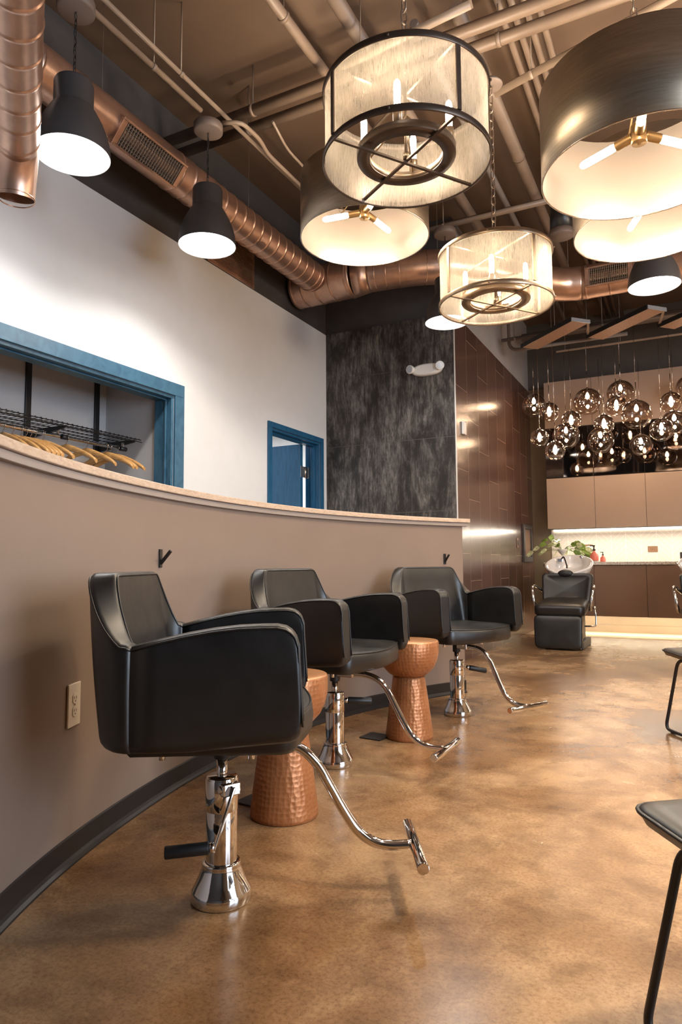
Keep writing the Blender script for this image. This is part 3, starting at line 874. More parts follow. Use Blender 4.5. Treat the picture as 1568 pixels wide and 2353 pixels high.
bell_pendant((-2.612, 3.29, 2.90), 'second dark grey bell pendant from the left, in front of the long duct', .80)
bell_pendant((-1.712, 5.306, 2.90), 'dark grey bell pendant half hidden behind the small cage chandelier', .80)
bell_pendant((-.142, 5.302, 2.90), 'dark grey bell pendant at the right, under the lower brass drum', .80)

# ------------------------------------------------------------------ cage chandeliers
def chain_(t, z0, z1, w=.013, ln=.030, th=.0035, mat='chain_metal'):
    bm = B(); z = z0; k = 0
    while z < z1:
        ax = k % 2
        pts = []
        for j in range(14):
            q = 2 * PI * j / 14; c_ = math.cos(q) * w; s_ = math.sin(q) * w + (ln * .55 if math.sin(q) > 0 else -ln * .55)
            pts.append((c_ if ax else 0, 0 if ax else c_, z + ln + s_))
        tube(bm, pts, th, 6, closed=True); z += 2 * (w + ln * .55) - 2.6 * th; k += 1
    obj('chain', bm, mat, t)
def cage(loc, label, rot, mat, H=.29, R=.32, drop=1.7):
    t = thing('cage_chandelier', label, 'lamp', loc, R_(rot), 'round mesh cage chandeliers')
    for z0, nm in ((0, 'bottom_ring'), (H - .026, 'top_ring')):
        bm = B(); lathe(bm, [(R - .004, z0), (R, z0), (R + .002, z0 + .003), (R + .002, z0 + .023), (R, z0 + .026), (R - .004, z0 + .026)], 96, close=True)
        rg = obj(nm, bm, mat, t)
        for a in (-12, -4) + tuple(range(45, 360, 90)):
            bm = B(); aa = R_(a); sphere(bm, ((R + .003) * math.cos(aa), (R + .003) * math.sin(aa), z0 + .013), .0055, seg=8, rings=6); obj('rivet', bm, mat, rg)
    for k in range(4):
        a = R_(90 * k); u = Vector((math.cos(a), math.sin(a), 0)); v = Vector((-math.sin(a), math.cos(a), 0))
        bm = B(); obox(bm, u * (R + .001) + Vector((0, 0, H / 2)), u, v, (0, 0, 1), .003, .009, H / 2 - .0265); obj('strap', bm, mat, t)
    bm = B(); lathe(bm, [(R - .008, .004), (R - .008, H - .004)], 96); s_ = obj('mesh_shade', bm, 'mesh_shade', t); s_['label'] = 'glowing fine metal mesh shade'
    for k in range(2):
        a = R_(90 * k); u = Vector((math.cos(a), math.sin(a), 0)); v = Vector((-math.sin(a), math.cos(a), 0))
        bm = B(); obox(bm, Vector((0, 0, .008 + .009 * k)), u, v, (0, 0, 1), R - .005, .006, .004); obj('cross_bar', bm, mat, t)
    bm = B(); lathe(bm, [(.140, .026), (.188, .026), (.190, .03), (.190, .056), (.188, .056), (.188, .031), (.140, .031)], 72, close=True); rg = obj('inner_ring', bm, mat, t)
    bm = B(); lathe(bm, [(.140, .031), (.142, .031), (.142, .058), (.140, .058)], 72, close=True); obj('ring_lip', bm, 'bronze_light', rg)
    for k in range(4):
        a = R_(45 + 90 * k)
        bm = B(); cyl(bm, (0, 0, .20), (.142 * math.cos(a), .142 * math.sin(a), .055), .004, 8); obj('spoke', bm, 'bronze_light', t)
    for k in range(4):
        a = R_(45 + 90 * k); x, y = .166 * math.cos(a), .166 * math.sin(a)
        bm = B(); lathe(bm, [(0, .0565), (.017, .0565), (.017, .115), (.0155, .118), (0, .118)], 20, (x, y, 0)); h_ = obj('candle_holder', bm, 'bronze_light', t)
        bm = B(); lathe(bm, [(.009, .1185), (.0125, .128), (.0125, .205), (.010, .219), (.005, .226), (0, .228)], 16, (x, y, 0)); g = obj('tube_bulb', bm, 'candle_glow', t); g['label'] = 'glowing tubular bulb'
    bm = B(); cyl(bm, (0, 0, .02), (0, 0, H + .05), .006, 12); cyl(bm, (0, 0, .02), (0, 0, .05), .012, 12); obj('center_rod', bm, 'bronze_light', t)
    bm = B()
    for k in range(2):
        a = R_(90 * k); u = Vector((math.cos(a), math.sin(a), 0)); v = Vector((-math.sin(a), math.cos(a), 0))
        obox(bm, Vector((0, 0, H - .012 + .006 * k)), u, v, (0, 0, 1), R - .005, .005, .003)
    obj('top_bar', bm, mat, t)
    chain_(t, H + .035, drop)
    bm = B(); lathe(bm, [(0, drop), (.065, drop), (.07, drop + .006), (.05, drop + .03), (0, drop + .03)], 32); obj('ceiling_canopy', bm, 'canopy_grey', t)
    return t
cage((-.905, 2.343, 2.43), 'large mesh cage chandelier, nearest, top centre of the photo', 56, 'dark_bronze', drop=1.42)
cage((-.906, 3.70, 2.34), 'smaller looking mesh cage chandelier, farther and lower, hung on a long chain', 53, 'bronze_light', H=.305, R=.315, drop=1.30)

# ------------------------------------------------------------------ brass drum lamps
def drum(loc, label, arms, R=.38, H=.37, drop=1.4):
    t = thing('drum_pendant', label, 'lamp', loc, 0, 'brushed brass drum pendants')
    bm = B(); lathe(bm, [(R - .002, 0), (R, .001), (R, H), (R - .002, H)], 112); obj('drum_shade', bm, 'drum_outer', t)
    bm = B(); lathe(bm, [(R - .0032, .001), (R - .0032, H - .001)], 112); i_ = obj('shade_lining', bm, 'inner_gold', t); i_['label'] = 'pale gold inner lining'
    bm = B(); lathe(bm, [(R - .005, -.001), (R + .001, -.001), (R + .001, .003), (R - .005, .003)], 112, close=True); obj('rim', bm, 'satin_nickel', t)
    zh = .150
    bm = B(); lathe(bm, [(0, zh - .036), (.008, zh - .036), (.008, zh - .030), (.028, zh - .030), (.030, zh - .027), (.030, zh + .045), (.026, zh + .05), (0, zh + .05)], 32); obj('hub', bm, 'socket_brass', t)
    for a in arms:
        aa = R_(a); u = Vector((math.cos(aa), math.sin(aa), -.10)).normalized()
        c0 = Vector((0, 0, zh + .01))
        bm = B(); cyl(bm, c0 + u * .026, c0 + u * .096, .0195, 24); s_ = obj('socket', bm, 'socket_brass', t, .002)
        bm = B(); fr = [c0 + u * q for q in (.097, .103, .115, .235, .247, .253)]
        tube(bm, fr, .0155, 18, radii=[.010, .0145, .0155, .0155, .0115, .004]); g = obj('tube_bulb', bm, 'tube_glow', t); g['label'] = 'glowing tubular bulb'
    bm = B(); cyl(bm, (0, 0, zh + .05), (0, 0, H + .06), .006, 12); obj('stem', bm, 'socket_brass', t)
    for k in range(3):
        a = R_(arms[0] + 60 + 120 * k); bm = B()
        cyl(bm, (0, 0, H - .03), ((R - .004) * math.cos(a), (R - .004) * math.sin(a), H - .03), .004, 8); obj('spider_arm', bm, 'socket_brass', t)
    chain_(t, H + .05, drop, .012, .026, .003)
    bm = B(); lathe(bm, [(0, drop), (.065, drop), (.07, drop + .006), (.05, drop + .03), (0, drop + .03)], 32); obj('ceiling_canopy', bm, 'canopy_grey', t)
    return t
drum((-.109, 2.87, 2.46), 'largest looking brushed brass drum pendant, upper right corner, three bulbs shown', (160, 38, -82), drop=1.05)
drum((-.120, 3.87, 2.667), 'brushed brass drum pendant mostly hidden beneath the largest drum at right', (235, 115, -5), drop=1.1)
drum((-1.634, 3.53, 2.83), 'brushed brass drum pendant partly behind the large mesh cage, left of centre', (198, 76, -44), drop=.95)

# ------------------------------------------------------------------ ducts
def duct_rings(bm, p0, p1, r, step, th=.004, off=0):
    p0, p1 = Vector(p0), Vector(p1); L_ = (p1 - p0).length; d = (p1 - p0).normalized(); s = off or step / 2
    up = Vector((0, 0, 1)) if abs(d.z) < .9 else Vector((1, 0, 0)); a = d.cross(up).normalized(); b = d.cross(a)
    while s < L_:
        c = p0 + d * s
        tube(bm, [c + (a * math.cos(2 * PI * k / 40) + b * math.sin(2 * PI * k / 40)) * (r + .0005) + d * .012 * math.cos(2 * PI * k / 40) for k in range(40)], th, 6, closed=True)
        s += step
def ribbed(bm, p0, p1, r, marks, amp=.0045, seg=64):
    p0, p1 = Vector(p0), Vector(p1); L_ = (p1 - p0).length; d = (p1 - p0).normalized(); S_ = {0: 0, L_: 0}
    for m in marks:
        if .01 < m < L_ - .01:
            for o_, h_ in ((-.016, 0), (-.006, 0), (-.0025, amp), (.0025, amp), (.006, 0), (.016, 0)): S_[m + o_] = h_
    ks = sorted(S_); tube(bm, [p0 + d * k for k in ks], r, seg, radii=[r + S_[k] for k in ks])
def marks(a, b, step): return [a + step * k for k in range(int((b - a) / step) + 1)]
def register(parent, c, along, out, w, h, nv):
    along = Vector(along).normalized(); out = Vector(out).normalized(); up = along.cross(out).normalized()
    c = Vector(c)
    bm = B()
    for s in (-1, 1):
        obox(bm, c + up * s * (h / 2 - .007), along, up, out, w / 2, .007, .012)
        obox(bm, c + along * s * (w / 2 - .018), along, up, out, .018, h / 2 - .0145, .012)
    obox(bm, c - out * .03, along, up, out, w / 2 - .002, h / 2 - .002, .017)
    f = obj('register_frame', bm, 'duct_copper', parent, .002)
    bm = B()
    for k in range(nv):
        u = -w / 2 + .045 + (w - .09) * k / (nv - 1); obox(bm, c + along * u + out * .004, along, up, out, .0022, h / 2 - .016, .006)
    for k in range(6):
        v = -h / 2 + .03 + (h - .06) * k / 5; obox(bm, c + up * v - out * .002, along, up, out, w / 2 - .037, .0018, .004)
    g = obj('grille', bm, 'conduit_paint', f)
    bm = B(); obox(bm, c - out * .0115, along, up, out, w / 2 - .038, h / 2 - .016, .001); g = obj('grille_back', bm, 'dark_slot', f)
# long duct beside the left wall
t = thing('long_duct', 'long round copper coloured duct running beside the left wall', 'duct', (-2.97, 2.5, 3.53))
bm = B(); ribbed(bm, (0, -2.2, 0), (0, 2.78, 0), .130, marks(.15, 2.3, .30) + marks(3.05, 4.9, .115)); obj('duct_pipe', bm, 'duct_copper', t)
bm = B(); tube(bm, [(0, 2.74, 0), (0, 2.765, 0)], .1345, 56); obj('collar', bm, 'duct_copper', t)
dv = Vector((1, 0, -.86)).normalized()
register(t, (dv.x * .138, .55, dv.z * .138), (0, 1, 0), dv, .56, .17, 24)
for y in (.25, 1.75):
    bm = B(); cyl(bm, (0, y, .13), (0, y, ZC - 3.53), .0016, 6); obj('hanger_wire', bm, 'pipe_paint', t)
# cross duct with tee, reducer and offset
t = thing('cross_duct', 'large copper coloured cross duct with elbow above the slate wall', 'duct', (-2.97, 5.45, 3.53))
def lc(x, y, z=0): return (x + 2.97, y - 5.45, z)
bm = B(); ribbed(bm, lc(-3.24, 5.45), lc(-2.62, 5.45), .178, [.02, .13, .27, .42, .58]); obj('tee_drum', bm, 'duct_copper', t)
bm = B(); tube(bm, [lc(-2.62, 5.45), lc(-2.48, 5.47)], .17, 56, radii=[.178, .152]); obj('reducer', bm, 'duct_copper', t)
bm = B()
pts = catmull([lc(-2.48, 5.47), lc(-2.30, 5.50, .005), lc(-2.05, 5.58, .02), lc(-1.80, 5.72, .03), lc(-1.50, 5.98, .02), lc(-1.22, 6.28, 0), lc(-.98, 6.50, 0), lc(-.80, 6.57, 0)], 6)
tube(bm, pts, .152, 48); obj('elbow', bm, 'duct_copper', t)
bm = B(); ribbed(bm, lc(-.80, 6.57), lc(2.5, 6.57), .152, marks(.05, 3.2, .21)); obj('duct_pipe', bm, 'duct_copper', t)
for i in (2, 5, 8, 13, 16):
    a, b = Vector(pts[i]), Vector(pts[i + 1]); bm = B(); duct_rings(bm, a, a + (b - a).normalized() * .012, .152, .01); obj('joint_ring', bm, 'duct_seam', t)
dv = Vector((0, -1, -.12)).normalized()
register(t, lc(-.545, 6.57 + dv.y * .160, dv.z * .160), (1, 0, 0), dv, .40, .175, 20)
for x in (-1.9, -.9, .2):
    bm = B(); cyl(bm, lc(x, 5.66 if x < -1.5 else 6.5, .12), lc(x, 5.66 if x < -1.5 else 6.5, ZC - 3.53), .002, 6); obj('hanger_wire', bm, 'pipe_paint', t)
# near branch duct in the top left corner
t = thing('branch_duct', 'copper coloured duct in the top left corner with ring seams, ending open', 'duct', (-2.538, 1.880, 2.74))
d = Vector((-.788, .617, 0)); e0 = Vector((0, 0, 0))
bm = B(); ribbed(bm, e0 - d * 2.6, e0 - d * .02, .092, marks(.08, 2.5, .135) + [2.53], .003); obj('duct_pipe', bm, 'duct_copper', t)
bm = B(); tube(bm, [e0 - d * .02, e0 + d * .05 + Vector((0, 0, -.03)), e0 + d * .105 + Vector((0, 0, -.12)), e0 + d * .12 + Vector((0, 0, -.185))], .09, 48, cap=False, radii=[.0925, .089, .082, .078]); obj('elbow', bm, 'duct_copper', t)
bm = B(); tube(bm, [e0 + d * .12 + Vector((.079 * math.cos(q), .079 * math.sin(q), -.186)) for q in [2 * PI * k / 36 for k in range(36)]], .003, 6, closed=True)
obj('end_ring', bm, 'duct_seam', t)
for s in (.5, 1.6):
    bm = B(); q = e0 - d * s; cyl(bm, (q.x, q.y, .09), (q.x, q.y, ZC - 2.74), .002, 6); obj('hanger_wire', bm, 'pipe_paint', t)
# flush louvre in the dark band above the white wall
t = thing('wall_louvre', 'brown louvred return grille on the dark band above the white wall', 'vent', (XL, 4.45, 3.46))
bm = B(); box(bm, .001, .012, -.32, .32, -.165, .165); obj('louvre_frame', bm, 'duct_copper', t, .002)
bm = B()
for k in range(26): box(bm, .0125, .019, -.29, .29, -.145 + k * .0115, -.139 + k * .0115)
obj('louvres', bm, 'duct_copper', t)

# ------------------------------------------------------------------ ceiling pipes, conduits, struts
def pipe(name, label, cat, pts, r, mat='pipe_paint', group=None, clamps=(), rods=(), seg=16, rnd=.08):
    P = [Vector(p) for p in pts]; o0 = P[0].copy()
    t = thing(name, label, cat, o0, 0, group)
    bm = B(); tube(bm, arcpts([p - o0 for p in P], rnd) if len(P) > 2 else [p - o0 for p in P], r, seg); obj('tube', bm, mat, t)
    d = (P[-1] - P[0]).normalized()
    for s in clamps:
        c = P[0] + (P[-1] - P[0]) * s - o0
        bm = B(); tube(bm, [c - d * .012, c + d * .012], r + .004, seg); obj('clamp', bm, mat, t)
        bm = B(); cyl(bm, c + Vector((0, 0, r)), Vector((c.x, c.y, ZC - o0.z)), .0045, 8); obj('hanger_rod', bm, mat, t)
    return t
pipe('sprinkler_pipe', 'brown painted pipe crossing the ceiling left of centre, farther of a pair', 'pipe', [(-3.26, 3.73, 3.93), (3.6, 3.73, 3.93)], .036, group='brown ceiling pipes', clamps=(.095, .35, .62))
pipe('sprinkler_pipe', 'brown painted pipe crossing the ceiling left of centre, nearer of a pair', 'pipe', [(-3.26, 3.58, 3.93), (3.6, 3.58, 3.93)], .036, group='brown ceiling pipes', clamps=(.115, .47, .70))
pipe('conduit_pipe', 'straight brown conduit leading to the left canopies, lower of two', 'pipe', [(-2.60, -1.0, 3.735), (-2.60, 3.20, 3.735)], .016, 'conduit_paint', 'conduits over the left pendants', clamps=(.45, .90))
pipe('strut_channel', 'brown strut channel above the conduit over the left pendants', 'rail', [(-2.555, -1.0, 3.80), (-2.555, 5.6, 3.80)], .018, 'conduit_paint', 'conduits over the left pendants', clamps=(.2, .6, .9), seg=4)
pipe('flex_conduit', 'curving ribbed flexible conduit behind the second bell pendant', 'conduit', [(-2.53, 3.33, 3.71), (-2.42, 3.38, 3.71), (-2.44, 3.62, 3.74), (-2.50, 3.8, 3.76), (-2.50, 5.4, 3.76)], .014, 'conduit_paint')
pipe('flex_conduit', 'thinner cable conduit lying beside the ribbed conduit', 'conduit', [(-2.36, 3.65, 3.86), (-2.40, 3.9, 3.82), (-2.42, 5.4, 3.80)], .009, 'conduit_paint')
for k, x in enumerate((-.86, -.79, -.72, -.65)):
    pipe('conduit_pipe', ('leftmost', 'second', 'third', 'rightmost')[k] + ' of four parallel conduits running away between the cage and large drum', 'pipe', [(x, 1.5, 4.17), (x, 9.5, 4.17)], .020, 'pipe_paint', 'four parallel ceiling conduits')
pipe('round_pipe', 'thick pale brown pipe running away right of the large cage', 'pipe', [(-1.07, 3.6, 4.11), (-1.07, 9.0, 4.11)], .045, 'pipe_paint', 'pipes running towards the back wall', clamps=(.30, .55))
pipe('round_pipe', 'thinner brown pipe left of the thick pale pipe', 'pipe', [(-1.33, 3.6, 4.12), (-1.33, 9.3, 4.12)], .026, 'grey_pipe_paint', 'pipes running towards the back wall', clamps=(.2,))
pipe('round_pipe', 'brown pipe running away above the small cage chandelier', 'pipe', [(-1.66, 2.8, 4.11), (-1.66, 8.6, 4.11)], .045, 'pipe_paint', 'pipes running towards the back wall', clamps=(.45,))
pipe('round_pipe', 'brown pipe running away just left of the large cage chain', 'pipe', [(-1.98, 1.2, 4.10), (-1.98, 5.6, 4.10)], .032, 'pipe_paint', 'pipes running towards the back wall', clamps=(.45, .8))
pipe('strut_channel', 'pale strut channel slanting from the large cage up to the big drum', 'rail', [(-.96, 4.05, 3.84), (1.4, 3.36, 3.84)], .030, 'conduit_paint', seg=4, clamps=(.1, .5))
pipe('strut_channel', 'pale strut channel whose cut end shows above the large cage', 'rail', [(-1.75, 3.40, 3.84), (-.90, 3.31, 3.84)], .030, 'conduit_paint', seg=4, clamps=(.2,))
pipe('strut_channel', 'brown strut channel crossing behind the small cage chain', 'rail', [(-2.4, 5.72, 3.96), (-.6, 5.72, 3.96)], .030, 'conduit_paint', seg=4, clamps=(.3, .9))
pipe('round_pipe', 'grey brown pipe crossing the ceiling in front of the back wall', 'pipe', [(-1.80, 8.7, 3.80), (4.3, 8.7, 3.80)], .052, 'grey_pipe_paint', 'grey pipes near the back wall', clamps=(.06, .13, .4), rnd=.05)
pipe('strut_channel', 'long brown rail above the globe lamps', 'rail', [(-1.86, 7.83, 3.52), (3.2, 7.83, 3.52)], .022, 'grey_pipe_paint', seg=4, clamps=(.03, .12, .22, .4))
pipe('round_pipe', 'dark conduit bending down in the corner beside the wood tile wall', 'pipe', [(-1.80, 7.95, 4.2), (-1.80, 7.95, 3.42), (-.5, 7.95, 3.42)], .020, 'grey_pipe_paint', rnd=.12)
# ceiling speaker-like can seen behind the big drum
t = thing('ceiling_can', 'dark can fixture with a pale disc face between the small cage and the drums', 'fixture', (-.775, 5.30, 3.42))
bm = B(); lathe(bm, [(.0, .05), (.085, .05), (.078, .26), (0, .26)], 32); obj('can', bm, 'black_metal', t)
bm = B(); lathe(bm, [(0, 0), (.092, 0), (.095, .008), (.088, .05), (0, .05)], 32); obj('disc_face', bm, 'canopy_grey', t)
bm = B(); cyl(bm, (0, 0, .26), (0, 0, ZC - 3.42), .012, 10); obj('stem', bm, 'black_metal', t)
# spot canopies for the cage chain (round disc on the ceiling rail)
# ------------------------------------------------------------------ globe cluster and zigzag canopy
t = thing('zigzag_canopy', 'zigzag wooden planks with metal ends hung above the globe lamps', 'canopy', (-1.587, 7.604, 3.331))
for k in range(6):
    bx_ = .70 * k
    u = Vector((.57, -.56, 0)).normalized(); v = Vector((.14, .15, 0)).normalized()
    c = Vector((bx_, 0, 0)) + u * .444 + v * .111
    bm = B(); obox(bm, c + Vector((0, 0, .012)), u, v, (0, 0, 1), .444, .111, .009); pl = obj('plank', bm, 'canopy_wood', t)
    bm = B(); obox(bm, c + u * .450 + Vector((0, 0, .012)), u, v, (0, 0, 1), .005, .115, .018); obj('metal_end', bm, 'metal_end', pl)
    bm = B(); obox(bm, c - v * .115 + Vector((0, 0, .014)), u, v, (0, 0, 1), .444, .003, .024); obj('dark_edge', bm, 'black_metal', pl)
    # return leg of the zigzag
    a = Vector((bx_, 0, 0)) + u * .888 + v * .21; b = Vector((bx_ + .70, 0, 0)) + v * .02
    if k < 5:
        w = (b - a).normalized(); bm = B(); obox(bm, (a + b) / 2 + Vector((0, 0, .03)), w, (-w.y, w.x, 0), (0, 0, 1), (b - a).length / 2, .012, .006); obj('return_rail', bm, 'conduit_paint', t)
bm = B(); obox(bm, (1.90, .50, .044), (1, 0, 0), (0, 1, 0), (0, 0, 1), 1.60, .012, .008); obj('back_rail', bm, 'conduit_paint', t)
for x in (.4, 1.0, 1.9, 3.0):
    for y in (.50,):
        bm = B(); cyl(bm, (x, y, .045), (x, y, ZC - 3.331), .003, 6); obj('hanger_rod', bm, 'grey_pipe_paint', t)

GL = [(-1.603, 8.32, 2.819, 0.281), (-1.343, 7.837, 2.609, 0.222), (-1.442, 7.756, 2.311, 0.206), (-1.24, 7.54, 2.119, 0.212), (-1.099, 7.781, 2.476, 0.222), (-1.221, 8.203, 2.387, 0.311), (-0.966, 8.159, 2.754, 0.311), (-0.777, 7.948, 2.432, 0.222), (-0.877, 8.525, 2.354, 0.311), (-0.633, 8.458, 2.876, 0.311), (-0.661, 8.18, 2.675, 0.232), (-0.433, 7.792, 2.476, 0.311), (-0.455, 8.825, 2.31, 0.266), (-0.208, 8.12, 2.346, 0.25), (-0.1, 7.925, 2.598, 0.222), (-0.084, 8.58, 2.496, 0.294), (0.082, 8.755, 2.929, 0.288)]
GLL = ['smoky glass globe at the far left of the cluster, topmost there', 'small globe just right of and below the leftmost one', 'small globe hanging alone at lower left of the cluster',
       'lowest globe at the left, hanging before the dark mirror', 'small globe peeking from behind the large left globe', 'large globe at lower left, overlapping two smaller ones',
       'large smoky globe high up, left of the cluster centre', 'small globe half hidden above the large central low globe', 'large low globe in the centre of the cluster',
       'topmost large smoky globe, right of the centre', 'small globe just below the topmost one', 'biggest looking globe, right of the centre', 'low globe under the biggest looking one',
       'medium globe second from the right edge, hanging low', 'small globe near the right edge, upper', 'large globe near the right edge, below the small upper one', 'globe cut by the right edge, highest',
       'medium globe right of the picture', 'large globe farther right of the picture', 'small globe right of the picture']
def globe(D):
    r = D / 2
    t = thing('globe_pendant', '', 'lamp', (0, 0, 0), 0, 'smoky glass globe pendants')
    bm = B(); prof = []
    for k in range(23):
        th = R_(6 + (152 - 6) * k / 22); prof.append((r * math.sin(th), r * math.cos(th)))
    prof += [(prof[-1][0] * .96, prof[-1][1] - .002), (prof[-1][0] * .9, prof[-1][1] + .004)]
    lathe(bm, prof, 40); obj('glass_globe', bm, 'globe_glass', t)
    bm = B(); lathe(bm, [(0, r + .012), (.014, r + .012), (.017, r), (.017, r - .04), (.012, r - .05), (0, r - .05)], 18); obj('socket', bm, 'chrome', t)
    bm = B(); lathe(bm, [(0, r - .052), (.008, r - .052), (.013, r - .062), (.020, r - .085), (.021, r - .098), (.017, r - .112), (.008, r - .120), (0, r - .121)], 18); g = obj('bulb', bm, 'filament_glow', t); g['label'] = 'glowing clear bulb'
    bm = B(); cyl(bm, (0, 0, r + .012), (0, 0, r + .20), .0045, 10); obj('rod', bm, 'satin_nickel', t)
    return t
protos = {}
for (x, y, z, D), lb in list(zip(GL, GLL))[:17]:
    if D in protos: o = copy_tree(protos[D])
    else: o = protos[D] = globe(D)
    o.location = (x, y, z); relabel(o, lb)
    bm = B(); cyl(bm, (0, 0, D / 2 + .20), (0, 0, 3.345 - z if y < 9.0 else ZC - z), .0022, 8); obj('cord', bm, 'satin_nickel', o)
# prototypes were moved too: the first of each size is the prototype itself
for D, o in protos.items(): pass

# ------------------------------------------------------------------ back bar: cabinets, splashback, counter
cx = [-1.64 + .598 * k for k in range(9)]
def cab(name, label, x0, x1, y0, y1, z0, z1, front, group, handle=False):
    t = thing(name, label, 'cabinet', ((x0 + x1) / 2, y0, z0), 0, group); w = (x1 - x0) / 2
    bm = B(); box(bm, -w + .0005, w - .0005, .021, y1 - y0, 0, z1 - z0); obj('cabinet_body', bm, 'cabinet_core', t)
    bm = B(); box(bm, -w + .002, w - .002, 0, .019, .002, z1 - z0 - .002); obj('door', bm, front, t, .001)
    return t
nm = ['left end', 'second from the left', 'third from the left', 'fourth from the left', 'fifth', 'sixth', 'seventh', 'eighth']
for k in range(3):
    cab('upper_cabinet', f'tan wall cabinet above the lit splashback, {nm[k]}' + (' at the right edge' if k == 2 else ''), cx[k], cx[k + 1], 9.20, YB - .001, 1.352, 2.018, 'taupe_laminate', 'tan upper cabinets')
    cab('mirror_cabinet', f'dark mirrored cabinet behind the globes, {nm[k]}' + (' at the right edge' if k == 2 else ''), cx[k], cx[k + 1], 9.20, YB - .001, 2.022, 2.682, 'smoked_mirror', 'dark mirrored cabinets')
for k, (a, b) in enumerate(((-1.64, -1.042), (-1.042, cx[3]), )):
    cab('panel_cabinet', 'brown upper panel above the dark mirrors, ' + ('left' if k == 0 else 'right') + ' one', a, b, 9.20, YB - .001, 2.686, 3.31, 'cabinet_top_panel', 'brown panels above the mirrors')
for k in range(3, 8):
    pass
bm = B(); box(bm, cx[3] + .002, 4.44, 9.20, YB - .001, 1.352, 3.31); o = obj('wall_unit', bm, 'taupe_laminate', None, .002); tag(o, 'continuing tan wall unit beyond the right edge of the upper cabinets', 'cabinet')
bx = [-1.648, -1.054, -.460, .134]
for k in range(3):
    cab('base_cabinet', 'dark brown base cabinet under the counter, ' + ('left end behind the wash chair', 'middle one', 'right one at the photo edge')[k], bx[k], bx[k + 1], 8.95, YB - .001, .247, .877, 'brown_laminate', 'dark brown base cabinets')
bm = B(); box(bm, .136, 4.44, 8.95, YB - .001, .247, .877); o = obj('base_unit', bm, 'brown_laminate', None, .002); tag(o, 'dark brown base unit continuing past the right edge', 'cabinet')
bm = B(); box(bm, -1.655, 4.44, 8.925, YB - .012, .878, .915); o = obj('countertop', bm, 'granite', None, .003); tag(o, 'speckled granite countertop along the back wall', 'countertop')
bm = B(); box(bm, -1.655, 4.44, YB - .011, YB - .001, .9155, 1.3515); o = obj('splashback', bm, 'herringbone_tile', None); tag(o, 'pale herringbone tile splashback lit from above', 'splashback')
bm = B(); box(bm, -1.62, 4.4, 9.515, 9.530, 1.343, 1.3515); o = obj('led_strip', bm, 'led_warm', None); tag(o, 'warm light strip under the tan upper cabinets', 'light')
bm = B(); box(bm, -1.63, 4.4, 9.44, 9.46, .236, .2465); o = obj('led_strip', bm, 'led_toe', None); tag(o, 'warm light strip under the dark base cabinets', 'light')

# counter things
def pump_bottle(loc, s, label):
    t = thing('soap_bottle', label, 'bottle', loc, 0, 'pink soap pump bottles')
    bm = B(); lathe(bm, [(0, 0), (.042 * s, 0), (.046 * s, .006 * s), (.046 * s, .05 * s), (.038 * s, .078 * s), (.018 * s, .098 * s), (.014 * s, .105 * s), (.014 * s, .112 * s), (0, .112 * s)], 28); obj('bottle_body', bm, 'pink_soap', t)
    bm = B(); lathe(bm, [(0, .1125 * s), (.016 * s, .1125 * s), (.016 * s, .132 * s), (.007 * s, .134 * s), (.007 * s, .165 * s), (0, .165 * s)], 18)
    obox(bm, (-.014 * s, 0, .168 * s), (1, 0, 0), (0, 1, 0), (0, 0, 1), .026 * s, .008 * s, .006 * s); obj('pump', bm, 'black_plastic', t)
bm = B(); box(bm, -.06, .06, -.035, .035, 0, .014); o = obj('soap_tray', bm, 'white_plastic', None, .003); o.location = (-1.055, 9.04, .9152); tag(o, 'small white tray under the larger pink bottle', 'tray')
pump_bottle((-1.055, 9.04, .9295), 1.12, 'larger pink pump bottle on a white tray beside the wash basin')
pump_bottle((-.955, 9.05, .9152), .72, 'smaller pink pump bottle standing alone on the counter')
bm = B(); box(bm, -.03, .03, -.03, .03, 0, .11); o = obj('product_box', bm, 'dark_paint', None, .003); o.location = (-.063, 9.1, .9152); tag(o, 'dark upright product container at the right edge of the counter', 'container')
t = thing('counter_mirror', 'rounded tan framed tabletop mirror standing on the counter', 'mirror', (-1.168, 9.15, .9152)); t.rotation_euler = (R_(-8), 0, 0)
def rrect(w, h, r, n=6):
    out = []
    for (cx_, cy_), a0 in (((w - r, h - r), 0), ((-w + r, h - r), PI / 2), ((-w + r, -h + r), PI), ((w - r, -h + r), 1.5 * PI)):
        for k in range(n + 1): out.append((cx_ + r * math.cos(a0 + PI / 2 * k / n), cy_ + r * math.sin(a0 + PI / 2 * k / n)))
    return out
bm = B(); o1, i1 = rrect(.105, .112, .04), rrect(.086, .093, .03)
L4 = [[bm.verts.new((x, yy, z + .114)) for x, z in pr] for pr, yy in ((o1, 0), (i1, 0), (i1, .02), (o1, .02))]
for i in range(4):
    for k in range(len(o1)): bm.faces.new((L4[i][k], L4[i][(k + 1) % len(o1)], L4[(i + 1) % 4][(k + 1) % len(o1)], L4[(i + 1) % 4][k]))
obj('frame', bm, 'wood_frame', t)
bm = B(); bm.faces.new([bm.verts.new((x, .010, z + .114)) for x, z in i1]); obj('mirror_glass', bm, 'chrome', t)
